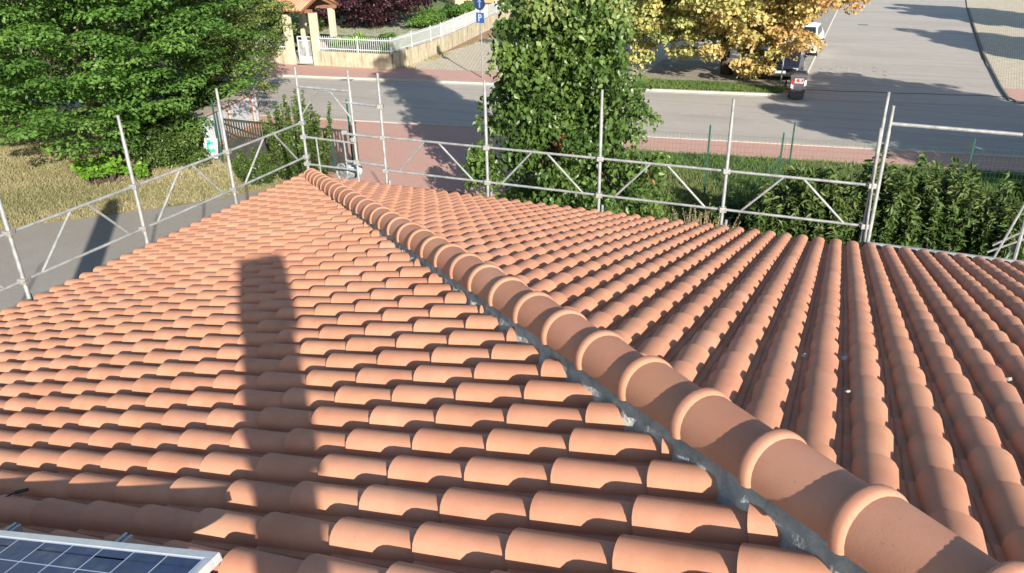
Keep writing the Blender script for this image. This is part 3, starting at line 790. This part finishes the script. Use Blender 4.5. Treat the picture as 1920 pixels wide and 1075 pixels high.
# garden lamp, house column, low wall behind
lp = thing('garden_lamp', 'black garden lamp post with a pale globe on the lawn', 'lamp', (-22.6,42.5,G+.55))
MB().tube([(0,0,0),(0,0,1.2)], .04, 8).build('post', M_black, lp); MB().tube([(0,0,1.2),(0,0,1.26),(0,0,1.4),(0,0,1.5),(0,0,1.54)], [.05,.14,.18,.12,.02], 10).build('globe', M_white, lp, smooth='full')
hc = thing('villa', 'orange-beige villa corner with a square porch column beyond the garden', 'house', (-22.5,51,G+.55))
MB().box((.2,-1,1.6),(.55,.55,3.2)).build('column', mat('peach_render', (.56,.36,.23), .9, (.62,.42,.28), 4), hc, bevel=.02)
MB().box((2.2,2.5,.5),(4,.3,1.0)).build('wall', mat('orange_render', (.50,.25,.13), .9, (.56,.30,.17), 4), hc)
MB().box((2.0,6,1.7),(9,5,3.4)).build('wall', mat('villa_render', (.50,.36,.24), .9, (.56,.42,.3), 4), hc)

# ---------------------------------------------------------------- mesh fence
def mesh_fence(label, x0, x1, posts, brace=None):
    f0 = lambda x: 10.27+.12*x
    t = thing('mesh_fence', label, 'fence', (x0, f0(x0), G), group='green mesh fences along the road side')
    o0 = Vector((x0, f0(x0), 0))
    for x, dy, h in posts:
        p_ = Vector((x, f0(x)+dy, 0))-o0
        b = MB(); b.bar(p_, p_+Vector((0,0,h)), .042, .042); b.bar(p_+Vector((0,0,h)), p_+Vector((0,0,h+.03)), .03,.03); b.build('post', M_green, t)
    wv = MB(); L_ = x1-x0; d = Vector((1,.12,0)).normalized(); n_ = int(L_/.10); Ln = math.hypot(L_, .12*L_)
    for i in range(n_+1):
        p_ = d*(Ln*i/n_); wv.bar(p_+Vector((0,0,.04)), p_+Vector((0,0,1.82)), .0032, .0032)
    for k in range(13):
        z = .04+k*.148; s_ = .02*math.sin(k)
        wv.bar(Vector((0,0,z)), d*Ln+Vector((0,0,z)), .0032, .0032)
    wv.build('wire_mesh', M_green, t, kind='stuff')
    if brace:
        a_, c_ = brace; b = MB(); b.bar(Vector(a_)-o0, Vector(c_)-o0, .035, .035); b.build('brace', M_green, t)
mesh_fence('green wire mesh fence between the lawn and the red cycle path', -.2, 18, [(2.6,0,2.0),(4.98,0,2.05),(6.87,-.03,1.95),(7.10,.08,2.22),(11.35,0,2.05),(13.8,0,2.05),(16.2,0,2.05)], ((6.2,10.9,.35),(6.85,11.05,1.35)))
mesh_fence('green wire mesh fence in front of the dark sliding gate', -13.2, -5.9, [(-8.65,.5,2.0),(-6.3,-.2,2.0),(-6.15,.55,2.15),(-10.6,0,2.1),(-13.2,0,2.1),(-12.9,.4,2.0)])

# sliding gate
sg = thing('sliding_gate', 'dark metal sliding gate with vertical bars at the driveway', 'gate', (-10.67,9.32,G))
L_ = 4.9
for z in (.10, 1.38): MB().box((L_/2,0,z),(L_,.05,.07)).build('rail', M_darkmetal, sg)
MB().box((L_/2,.0,.42),(L_,.012,.60)).build('kick_plate', M_darkmetal, sg)
for x in (.03, 2.45, L_-.03): MB().box((x,0,.74),(.07,.06,1.28)).build('stile', M_darkmetal, sg)
bm_ = MB().box((0,0,.74),(.042,.022,1.24)).mesh('bar', M_darkmetal)
for i in range(44): link('bar', bm_, sg).location = (.10+i*.1075, 0, 0)
b = MB(); b.bar((.1,-.035,1.26),(2.6,-.035,.72),.04,.05); b.build('brace', M_darkmetal, sg)  # dark bar in place of a diagonal shadow across the gate
MB().box((L_/2-.2,-.5,.02),(6.0,.08,.04)).build('track', M_galvd, sg); MB().box((L_/2+.3,-.9,.01),(6.6,.10,.02)).build('track', M_galvd, sg)
gpz = thing('gate_post', 'dark square post standing at the right end of the sliding gate', 'post', (-5.6,9.5,G))
MB().box((0,0,.8),(.12,.12,1.6)).build('post', M_darkmetal, gpz); MB().box((0,0,1.62),(.15,.15,.04)).build('cap', M_darkmetal, gpz)

# utility wall with meter doors
ut = thing('utility_wall', 'low brick-edged wall with white meter doors beside the sliding gate', 'wall', (-12.0,9.75,G))
D = Vector((-12.95,14.0,0))-Vector((-11.85,9.9,0)); ang = math.atan2(D.y, D.x); Lw = D.length
def U(a_, b_, z): 
    c_, s_ = math.cos(ang), math.sin(ang); return (a_*c_-b_*s_, a_*s_+b_*c_, z)
MB().box(U(Lw/2,.15,.62),(Lw,.45,1.24),ang).build('wall', M_brick, ut)
MB().box(U(Lw/2-.05,.15,1.28),(Lw+.2,.60,.07),ang).build('coping', mat('weathered_coping', (.26,.23,.19), .95, (.34,.30,.25), 4, .4, 40), ut)
for a_, L2 in ((.95,1.5),(2.75,1.7),(4.0,.35)):
    MB().box(U(a_,-.09,.66),(L2,.03,1.02),ang).build('meter_door', M_white, ut, bevel=.005)
    MB().box(U(a_+L2/2-.08,-.11,.66),(.05,.02,.12),ang).build('handle', M_grey, ut)
pw = thing('gate_pillar', 'white gate pillar with a brick-faced side at the end of the utility wall', 'pillar', (-11.62,9.55,G))
MB().box((.08,0,.64),(.30,.34,1.28)).build('pillar', M_white, pw, bevel=.01); MB().box((-.18,.03,.60),(.2,.30,1.2)).build('brick_side', M_brick, pw)
sb = thing('notice_board', 'white board with a green emblem leaning at the gate pillar foot', 'board', (-11.0,8.95,G+.12))
sb.rotation_euler = (R(-14),0,R(8))
MB().box((0,0,.34),(.50,.02,.66)).build('board', M_white, sb)
M_emb = mat('green_print', (.05,.42,.28), .6)
b = MB()
def disc(b, cx_, cz_, r_, a0, a1, w_, y_):
    n_ = 14
    for i in range(n_):
        t0 = a0+(a1-a0)*i/n_; t1 = a0+(a1-a0)*(i+1)/n_
        b.add([(cx_+r_*math.cos(t0), y_, cz_+r_*math.sin(t0)),(cx_+r_*math.cos(t1), y_, cz_+r_*math.sin(t1)),(cx_+(r_+w_)*math.cos(t1), y_, cz_+(r_+w_)*math.sin(t1)),(cx_+(r_+w_)*math.cos(t0), y_, cz_+(r_+w_)*math.sin(t0))], [(0,1,2,3)])
disc(b, .0,.38,.08,R(60),R(300),.10,-.0125); disc(b, .10,.26,.0,0,R(360),.07,-.0125); b.quad((-.16,-.0125,.60),(-.02,-.0125,.60),(-.05,-.0125,.48),(-.16,-.0125,.44))
b.build('emblem', M_emb, sb)

for (x, y, lb) in ((-14.9,22.75,'dark drain grate in the far gutter opposite the scaffolding corner'),(8.2,50.5,'dark drain grate on the side road near the autumn tree')):
    dg = thing('drain_grate', lb, 'grate', (x, y, G+.006), TH)
    MB().box((0,0,.004),(.62,.40,.008)).build('rim', M_darkmetal, dg)
    for i in range(7): MB().box((-.24+.08*i,0,.011),(.035,.34,.008)).build('bar', M_grey, dg)
# ---------------------------------------------------------------- road sign, bin, small plate, cars
sgn = thing('road_sign', 'blue round road sign above a small blue parking plate on a tall pole', 'sign', (-8.41,24.79,G))
MB().tube([(0,0,0),(0,0,3.95)], .035, 10).build('pole', M_grey, sgn, smooth=True)
def plate(name, n_, r_, z, m, y_=-.05, par=None, rot=0):
    b = MB(); b.loft([[(r_*math.cos(rot+2*math.pi*i/n_), yy, z+r_*math.sin(rot+2*math.pi*i/n_)) for i in range(n_)] for yy in (y_, y_-.012)]); return b.build(name, m, par)
rs = plate('round_plate', 24, .31, 3.55, M_blued, par=sgn)
b = MB(); b.quad((-.04,-.0635,3.35),(.04,-.0635,3.35),(.04,-.0635,3.62),(-.04,-.0635,3.62)); b.add([(-.12,-.0635,3.60),(.12,-.0635,3.60),(0,-.0635,3.76)], [(0,1,2)]); b.build('arrow', mat('faded_sign_print', (.16,.24,.42), .5), rs)
pp = MB().box((0,-.055,2.90),(.46,.012,.46)).build('parking_plate', M_blue, sgn, bevel=.003)
b = MB(); yy = -.064
b.quad((-.09,yy,2.74),(-.035,yy,2.74),(-.035,yy,3.06),(-.09,yy,3.06)); 
n_ = 8
for i in range(n_):
    t0 = R(90-180*i/n_); t1 = R(90-180*(i+1)/n_); c0 = (.02, 2.975)
    f = lambda r1, r2, t: (c0[0]+r1*math.cos(t), yy, c0[1]+r2*math.sin(t))
    b.add([f(.04,.04,t0), f(.04,.04,t1), f(.09,.085,t1), f(.09,.085,t0)], [(0,1,2,3)])
b.quad((-.035,yy,3.015),(.02,yy,3.015),(.02,yy,3.06),(-.035,yy,3.06)); b.quad((-.035,yy,2.89),(.02,yy,2.89),(.02,yy,2.935),(-.035,yy,2.935))
b.build('letter_p', M_white, pp)
sgn.rotation_euler = (0,0,R(-10))

bn = thing('wheeled_bin', 'dark wheeled waste bin with red and white stickers by the kerb corner', 'bin', (6.16,24.95,G), R(8))
b = MB(); b.loft([[(-.27,-.28,.08),(.27,-.28,.08),(.27,.26,.08),(-.27,.26,.08)],[(-.33,-.36,.98),(.33,-.36,.98),(.33,.34,.98),(-.33,.34,.98)]]); b.build('body', M_bin, bn, bevel=.02)
b = MB(); b.loft([[(-.36,-.39,.98),(.36,-.39,.98),(.36,.38,.98),(-.36,.38,.98)],[(-.35,-.38,1.05),(.35,-.38,1.05),(.35,.38,1.09),(-.35,.38,1.09)],[(-.25,-.28,1.10),(.25,-.28,1.10),(.25,.3,1.14),(-.25,.3,1.14)]]); b.build('lid', M_bin, bn, bevel=.015)
MB().tube([(-.30,.42,1.02),(.30,.42,1.02)], .018, 8).build('handle', M_bin, bn)
for x in (-.27,.27): MB().tube([(x-.03,.25,.10),(x+.03,.25,.10)], .10, 14).build('wheel', M_black, bn)
MB().quad((-.17,-.3735,.72),(.19,-.3735,.72),(.19,-.3885,.93),(-.17,-.3885,.93)).build('sticker', mat('pale_sticker', (.36,.34,.33), .5, (.28,.22,.21), 12), bn)
MB().quad((-.10,-.378,.78),(.02,-.378,.78),(.02,-.388,.90),(-.10,-.388,.90)).build('sticker', M_redp, bn)
MB().quad((.10,-.378,.78),(.16,-.378,.78),(.16,-.388,.90),(.10,-.388,.90)).build('sticker', M_redp, bn)
MB().quad((-.31,-.354,.70),(-.19,-.354,.62),(-.19,-.374,.80),(-.31,-.374,.88)).build('reflector', M_redp, bn)
MB().quad((-.30,-.342,.52),(-.19,-.342,.48),(-.19,-.358,.64),(-.30,-.358,.70)).build('reflector', M_white, bn)
MB().quad((.22,-.350,.60),(.31,-.350,.66),(.31,-.376,.88),(.22,-.376,.84)).build('reflector', M_white, bn)
sp = thing('small_post', 'thin grey post standing in the verge left of the dark bin', 'post', (5.35,26.35,G+.05))
MB().tube([(0,0,0),(0,0,1.35)], .028, 8).build('post', M_grey, sp); MB().box((0,0,1.37),(.06,.06,.03)).build('cap', M_grey, sp)

def car(name, label, loc, rz, paint, plate_=True, scale=1.):
    t = thing(name, label, 'car', loc, rz)
    S = [(-2.15,.78,.45,.62),(-2.05,.86,.28,.70),(-1.55,.89,.22,.88),(-.95,.9,.20,.97),(.6,.9,.20,1.0),(1.6,.89,.22,.98),(2.0,.84,.28,.93),(2.12,.76,.42,.80)]
    secs = [[(-w_*.97,y,z0),(-w_,y,z0+.12),(-w_,y,z1-.16),(-w_*.90,y,z1),(0,y,z1+.03),(w_*.90,y,z1),(w_,y,z1-.16),(w_,y,z0+.12),(w_*.97,y,z0)] for y,w_,z0,z1 in S]
    b = MB(); b.loft(secs); b.build('body', paint, t, smooth=35, bevel=.02)
    C_ = [(-1.15,.78,.0),(-.45,.68,.42),(.1,.66,.49),(1.1,.66,.46),(1.85,.74,.05)]
    secs = [[(-.80,y,.93),(-w_,y,.96+h),(-w_*.6,y,.985+h*1.04),(w_*.6,y,.985+h*1.04),(w_,y,.96+h),(.80,y,.93)] for y,w_,h in C_]
    b = MB(); b.loft(secs); b.build('cabin', paint, t, smooth=35)
    b = MB(); b.add([(-.70,-1.13,1.00),(.70,-1.13,1.00),(.60,-.50,1.38),(-.60,-.50,1.38)], [(0,1,2,3)]); 
    ws = b.build('windscreen', M_glass, t); ws.location = (0,-.012,.022)
    for s_ in (-1,1):
        b = MB(); b.add([(s_*.795,-.85,1.0),(s_*.785,1.35,1.0),(s_*.70,.95,1.37),(s_*.70,-.40,1.37)], [(0,1,2,3) if s_ > 0 else (3,2,1,0)]); b.build('side_window', M_glass, t).location = (s_*.012,0,.01)
        b = MB(); b.box((s_*.97,-.78,1.02),(.16,.10,.12)); b.build('mirror', paint, t, bevel=.02)
        b = MB(); b.box((s_*.62,-2.07,.62),(.34,.10,.13), -s_*.3); b.build('headlight', M_alu, t, bevel=.02)
        for y in (-1.35,1.35):
            wh = MB().tube([(s_*.72,y,.31),(s_*.92,y,.31)], .31, 20).build('wheel', M_black, t, smooth=True)
            MB().tube([(s_*.915,y,.31),(s_*.93,y,.31)], .19, 14).build('rim', M_alu, wh)
    MB().box((0,-2.15,.40),(1.2,.06,.18)).build('grille', M_black, t)
    b = MB(); b.box((0,-2.20,.50),(.52,.015,.11)); b.build('number_plate', M_white, t)
    t.scale = (scale,)*3
    return t
car('parked_car', 'dark car parked nose towards the road under the autumn tree', (5.02,30.3,G+.03), R(2), M_carp)
car('parked_car', 'white car parked behind the dark one beside the side road', (5.35,37.6,G+.03), R(-2), M_carw)
car('parked_car', 'pale car glimpsed through the autumn leaves further left', (2.6,44,G+.03), R(0), M_carw)

# ---------------------------------------------------------------- trees
make_tree('broadleaf_tree', 'large layered broadleaf tree on the dry lawn at the left', (-13.25,6.8,G), (-13.9,6.9,1.45), (5.1,5.0,4.5), 620, .62, 92000, .135, M_leafA, M_bark, 11, zflat=.30, up=1.1, r0=.24, rnd=.38, inner=.10, lower=-.95,
          tfun=lambda P, t, c: t*.9+.12*(P[:,0] < -14.5))
make_tree('broadleaf_tree', 'big green tree cut by the top left picture corner', (-21.5,9.5,G), (-21,9.5,2.4), (5.2,5.2,4.8), 330, .75, 34000, .19, M_leafA, M_bark, 12, zflat=.34, up=.9, r0=.28, rnd=.4, inner=.05)
make_tree('small_leaved_tree', 'olive-green small-leaved tree standing behind the utility wall', (-14.7,13.6,G), (-14.75,13.9,.9), (2.75,2.75,3.5), 460, .42, 60000, .10, M_leafB, M_bark, 13, zflat=.6, up=.5, r0=.14, rnd=.7, inner=.1)
make_tree('small_leaved_tree', 'dark small-leaved tree far behind the large layered tree', (-21.5,19,G), (-21.5,19.5,1.2), (4.2,4.2,4.4), 300, .6, 30000, .14, M_leafB, M_bark, 14, zflat=.6, up=.5, r0=.2, rnd=.7)
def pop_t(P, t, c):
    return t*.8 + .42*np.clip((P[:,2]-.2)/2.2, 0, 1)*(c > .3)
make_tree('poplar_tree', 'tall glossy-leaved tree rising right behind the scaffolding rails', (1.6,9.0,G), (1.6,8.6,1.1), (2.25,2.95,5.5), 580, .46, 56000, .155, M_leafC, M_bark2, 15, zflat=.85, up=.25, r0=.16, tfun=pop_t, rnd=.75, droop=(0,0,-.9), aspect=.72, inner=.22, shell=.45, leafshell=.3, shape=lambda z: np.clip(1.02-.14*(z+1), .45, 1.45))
def aut_t(P, t, c):
    return np.clip(.02+.055*(P[:,0]+2.6)+.50*t, 0, 1)
make_tree('autumn_tree', 'plane tree turning yellow and orange over the parked cars', (2.5,29.7,G), (1.7,29.3,1.05), (6.6,5.2,3.9), 700, .58, 70000, .21, M_leafD, M_bark2, 16, zflat=.55, up=.35, r0=.26, tfun=aut_t, rnd=.75, aspect=.8, inner=.06, lower=-.95, shell=.5, leafshell=.4)
make_tree('purple_tree', 'dark purple-leaved plum tree in the garden across the road', (-22.28,38.2,G+.55), (-23.4,37.6,-.45), (6.2,4.6,2.3), 420, .6, 30000, .20, M_leafE, M_barkp, 17, zflat=.6, up=.4, r0=.22)
make_tree('garden_tree', 'green garden tree left of the gate canopy behind the railings', (-25.5,31.5,G+.55), (-25.6,31.6,.6), (3.0,3.0,3.0), 160, .6, 13000, .18, M_leafB, M_bark, 18, zflat=.6, up=.5, r0=.15)
# trees outside the right edge that shade the road
make_tree('roadside_tree', 'roadside tree beyond the right picture edge shading the junction', (20.2,11.6,G), (20.2,11.6,1.6), (4.6,4.6,3.8), 260, .6, 44000, .22, M_leafD, M_bark2, 19, zflat=.5, up=.4, r0=.2, inner=.1, tfun=lambda P,t,c: t*.4, group='trees beyond the right edge')
make_tree('roadside_tree', 'roadside tree beyond the right edge shading the corner pavers', (25.5,33.0,G), (25.5,33,1.6), (3.2,3.2,2.9), 190, .7, 30000, .3, M_leafD, M_bark2, 20, zflat=.5, up=.4, r0=.2, tfun=lambda P,t,c: t*.4, group='trees beyond the right edge')
make_tree('roadside_tree', 'farthest roadside tree beyond the right edge shading the side road', (25.8,47.0,G), (25.8,47,1.8), (3.4,3.4,3.2), 190, .8, 32000, .32, M_leafD, M_bark2, 21, zflat=.5, up=.4, r0=.2, tfun=lambda P,t,c: t*.4, group='trees beyond the right edge')

make_tree('roadside_tree', 'second roadside tree beyond the right edge shading the stop line', (20.8,15.0,G), (20.8,15.0,1.5), (3.6,3.6,3.4), 200, .6, 32000, .22, M_leafD, M_bark2, 22, zflat=.5, up=.4, r0=.2, inner=.1, tfun=lambda P,t,c: t*.4, group='trees beyond the right edge')
# ---------------------------------------------------------------- shrubs and hedges
def shrub(name, label, base, rad, h, nst, nleaf, ls, lm, seed, cat='shrub', group=None, up=.4, spread=.35, aspect=.4, stem=M_bark2, bot=.1, rnd=.5):
    """upright shoots from one foot, leaves set along each shoot."""
    t = thing(name, label, cat, base, group=group); g = np.random.default_rng(seed)
    sb_ = MB(); P = []; N = []; tint = []
    per = max(4, nleaf//nst)
    for i in range(nst):
        a_ = g.uniform(0, 2*math.pi); r_ = math.sqrt(g.uniform(0, 1)); hh = h*g.uniform(.62, 1.0)*(1-.25*r_*r_)
        if g.uniform() < .12: hh *= 1.22
        b0 = np.array([rad[0]*r_*math.cos(a_)*.6, rad[1]*r_*math.sin(a_)*.6, 0]); e = np.array([rad[0]*r_*math.cos(a_), rad[1]*r_*math.sin(a_), hh])+np.append(g.normal(size=2)*.06, 0)
        mid = (b0+e)/2+np.append(g.normal(size=2)*spread*.2, 0)
        sb_.tube([tuple(b0), tuple(mid), tuple(e)], [.014,.010,.003], 4, cap=False)
        s_ = g.uniform(bot, 1, per)[:, None]
        pt = (1-s_)**2*b0+2*s_*(1-s_)*mid+s_**2*e
        d = unit(g.normal(size=(per, 3))*[1,1,.35]); off = d*ls*.55*(1.15-.55*s_)
        P.append(pt+off+np.array([0,0,1])*ls*.15); N.append(np.array([0,0,up+.6])+d*.35+g.normal(size=(per,3))*rnd)
        tint.append(np.clip(s_[:,0]*.55+g.uniform(0,.4,per)+ (g.uniform()-.5)*.25, 0, 1))
    P = np.concatenate(P); N = np.concatenate(N); tint = np.concatenate(tint)
    link('foliage', leaves_mesh('foliage', P, N, ls, tint, lm, aspect, .2), t); sb_.build('stems', stem, t)
    return t
hx = [(7.15,7.2,.6,.55,1.6,'low laurel bush at the left end of the hedge row'),(8.0,7.3,1.0,.75,2.3,'laurel bush behind the double scaffolding pole'),(9.35,7.5,1.05,.8,2.4,'second laurel bush right of the double scaffolding pole'),
      (10.6,7.7,.95,.8,2.55,'tall laurel bush with pale upright shoots next to the fence post'),(11.7,7.6,.8,.7,2.0,'darker low laurel bush before the one at the right edge'),(12.6,7.9,.8,.75,2.75,'laurel bush at the far right edge beside the scaffolding braces')]
for i, (x, y, rx, ry, h, lb) in enumerate(hx):
    shrub('laurel_bush', lb, (x, y, G), (rx, ry), h, 95, 7000, .20, M_leafF, 30+i, group='laurel bushes behind the scaffolding', aspect=.32, rnd=.65, bot=.42)
shrub('weed_bush', 'thin dry weeds growing beside the lawn at the hedge end', (5.6,7.0,G), (1.1,.9), 1.1, 90, 2600, .07, M_bladeD, 41, aspect=.25, stem=mat('dry_stems', (.25,.2,.11), .9))
shrub('low_bush', 'low dark leafy bush behind the dry weeds on the lawn', (6.1,8.3,G), (.9,.7), 1.0, 60, 3200, .13, M_leafF, 48, bot=.3)
shrub('tall_shrub', 'tall ragged green shrub in front of the sliding gate', (-6.75,8.3,G), (1.15,.9), 2.6, 80, 13000, .11, M_leafH, 42, aspect=.5)
shrub('tall_shrub', 'shorter dark shrub left of the tall ragged one', (-7.95,7.7,G), (.8,.7), 1.15, 50, 6000, .10, M_leafH, 43, aspect=.5)
shrub('lime_shrub', 'bright lime-green shrub round the foot of the large tree', (-12.6,5.95,G), (.75,.65), .85, 60, 1500, .17, M_leafG, 44, aspect=.7, bot=.45)
shrub('lime_shrub', 'small lime-green sprig right of the tree trunk', (-11.75,6.6,G), (.35,.3), .6, 16, 260, .15, M_leafG, 45, aspect=.7, bot=.45)
make_tree('ivy_hedge', 'dark ivy-covered hedge between the large tree and the gate pillar', (-12.1,8.3,G), (-12.15,8.3,G+.7), (1.35,1.1,.95), 120, .38, 15000, .10, M_leafH, None, 46, zflat=.7, up=.5, inner=.3, cat='hedge')
make_tree('ivy_hedge', 'dense hedge behind the utility wall under the small-leaved tree', (-14.2,11.6,G), (-14.2,11.4,G+.8), (1.1,2.3,1.0), 130, .42, 14000, .11, M_leafH, None, 47, zflat=.7, up=.5, inner=.3, cat='hedge')
for i, (x, y, rx, lb) in enumerate(((-17.2,26.6,1.3,'clipped green hedge behind the railing right of the gate'),(-15.2,27.2,.9,'short hedge piece at the corner of the white railing'),(-18.6,38,1.2,'hedge further along the side railing'),(-18.8,43.5,1.5,'far hedge by the villa column'),(-24.3,27.2,2.0,'hedge behind the railing left of the gate'))):
    make_tree('box_hedge', lb, (x, y, G+.55), (x, y, G+.95), (rx,.6 if i < 2 or i == 4 else 2.2,.55), 60, .32, 4500, .13, M_leafG if i < 1 else M_leafA, None, 50+i, zflat=.8, up=.5, inner=.3, cat='hedge', group='hedges behind the white railing')
# withered branch tips
for i, (x, y, z, s_, lb) in enumerate(((2.0,7.15,-1.05,.16,'withered orange leaf cluster hanging in the tall glossy-leaved tree'),(3.95,8.6,-2.1,.12,'fallen orange leaf cluster on the lawn right of the tall tree'))):
    n_ = 70; P = RNG.normal(size=(n_,3))*[s_*.7,s_*.5,s_]; o = link('withered_leaves', leaves_mesh('withered_leaves', P, RNG.normal(size=(n_,3)), .15, RNG.uniform(0,1,n_), M_leafO, .45, droop=(0,0,-1)), label=lb, cat='leaf cluster'); o.location = (x,y,z)

# ---------------------------------------------------------------- grass
def grass(name, region, n, h, m, seed, lo=0., dens=None, wd=.012, **kw):
    g = np.random.default_rng(seed); (x0_, x1_), (y0_, y1_) = region
    P = np.stack([g.uniform(x0_, x1_, n), g.uniform(y0_, y1_, n)], 1)
    ok = np.array([dens(*p) for p in P]) if dens else np.ones(n, bool)
    P = P[ok]; n = len(P); a_ = g.uniform(0, 2*math.pi, n)
    tuft = .6+.5*np.sin(P[:,0]*2.3+np.sin(P[:,1]*1.7)*2)*np.sin(P[:,1]*2.9)
    hh = h*g.uniform(.5, 1.2, n)*(.7+.5*tuft); lean = g.normal(size=(n,2))*.45
    z = np.full(n, G+lo)
    wx = np.cos(a_)*wd*g.uniform(.6,1.6,n); wy = np.sin(a_)*wd*g.uniform(.6,1.6,n)
    A = np.stack([P[:,0]-wx, P[:,1]-wy, z], 1); B = np.stack([P[:,0]+wx, P[:,1]+wy, z], 1)
    Tp = np.stack([P[:,0]+lean[:,0]*hh, P[:,1]+lean[:,1]*hh, z+hh], 1)
    V = np.stack([A,B,Tp],1).reshape(-1,3); F = np.arange(3*n).reshape(-1,3)
    big = .5+.5*np.sin(P[:,0]*.9+1.3*np.sin(P[:,1]*.6))*np.cos(P[:,1]*.8)
    tint = np.clip(kw.pop('tb', .0)+.55*g.uniform(0,1,n)+.45*big, 0, 1)
    return link(name, npmesh(name, V, F, m, np.repeat(tint, 3)), kind='stuff', label=kw['label'], cat='grass')
def in_poly(x, y, pts):
    c_ = False; j = len(pts)-1
    for i in range(len(pts)):
        if (pts[i][1] > y) != (pts[j][1] > y) and x < (pts[j][0]-pts[i][0])*(y-pts[i][1])/(pts[j][1]-pts[i][1])+pts[i][0]: c_ = not c_
        j = i
    return c_
GP = [(.8,6.0),(17,6.4),(17,16.6),(.25,14.7),(-.4,9)]
grass('lawn_grass', ((-.5,16),(6,16.7)), 95000, .17, M_blade, 61, dens=lambda x, y: in_poly(x, y, GP) and (y < 14.7+.12*x), wd=.012, label='green unmown grass between the roof and the red cycle path')
DP = [(-24,-3),(-16.4,-3.0),(-12.0,1.9),(-8.7,5.3),(-7.5,7.1),(-6.2,8.6),(-10.6,9.0),(-12.6,10),(-24,11.5)]
grass('dry_grass', ((-24,-6),(-3,11.5)), 150000, .085, M_bladeD, 62, dens=lambda x, y: in_poly(x, y, DP), wd=.012, label='sun-dried yellowish grass round the large tree')
grass('verge_grass_blades', ((-1,5.5),(24.8,27.5)), 9000, .13, M_blade, 63, lo=.06, wd=.02, dens=lambda x, y: 24.9+.12*x < y < 27.0, label='green grass strip beyond the far kerb')
grass('garden_grass', ((-30,-15),(26,50)), 30000, .05, M_blade, 64, lo=.55, wd=.025, dens=lambda x, y: x < -14.4-.12*(y-26) and not (-22 < x < -18.2 and y < 30), label='garden lawn grass behind the white railing')
grass('wall_foot_weeds', ((-14.2,-8),(26,40)), 9000, .16, M_bladeD, 65, lo=0, wd=.02, dens=lambda x, y: abs(x+13.5+.09*(y-26)) < .45 and math.sin(y*1.3) > -.3, label='weeds along the foot of the garden side wall')
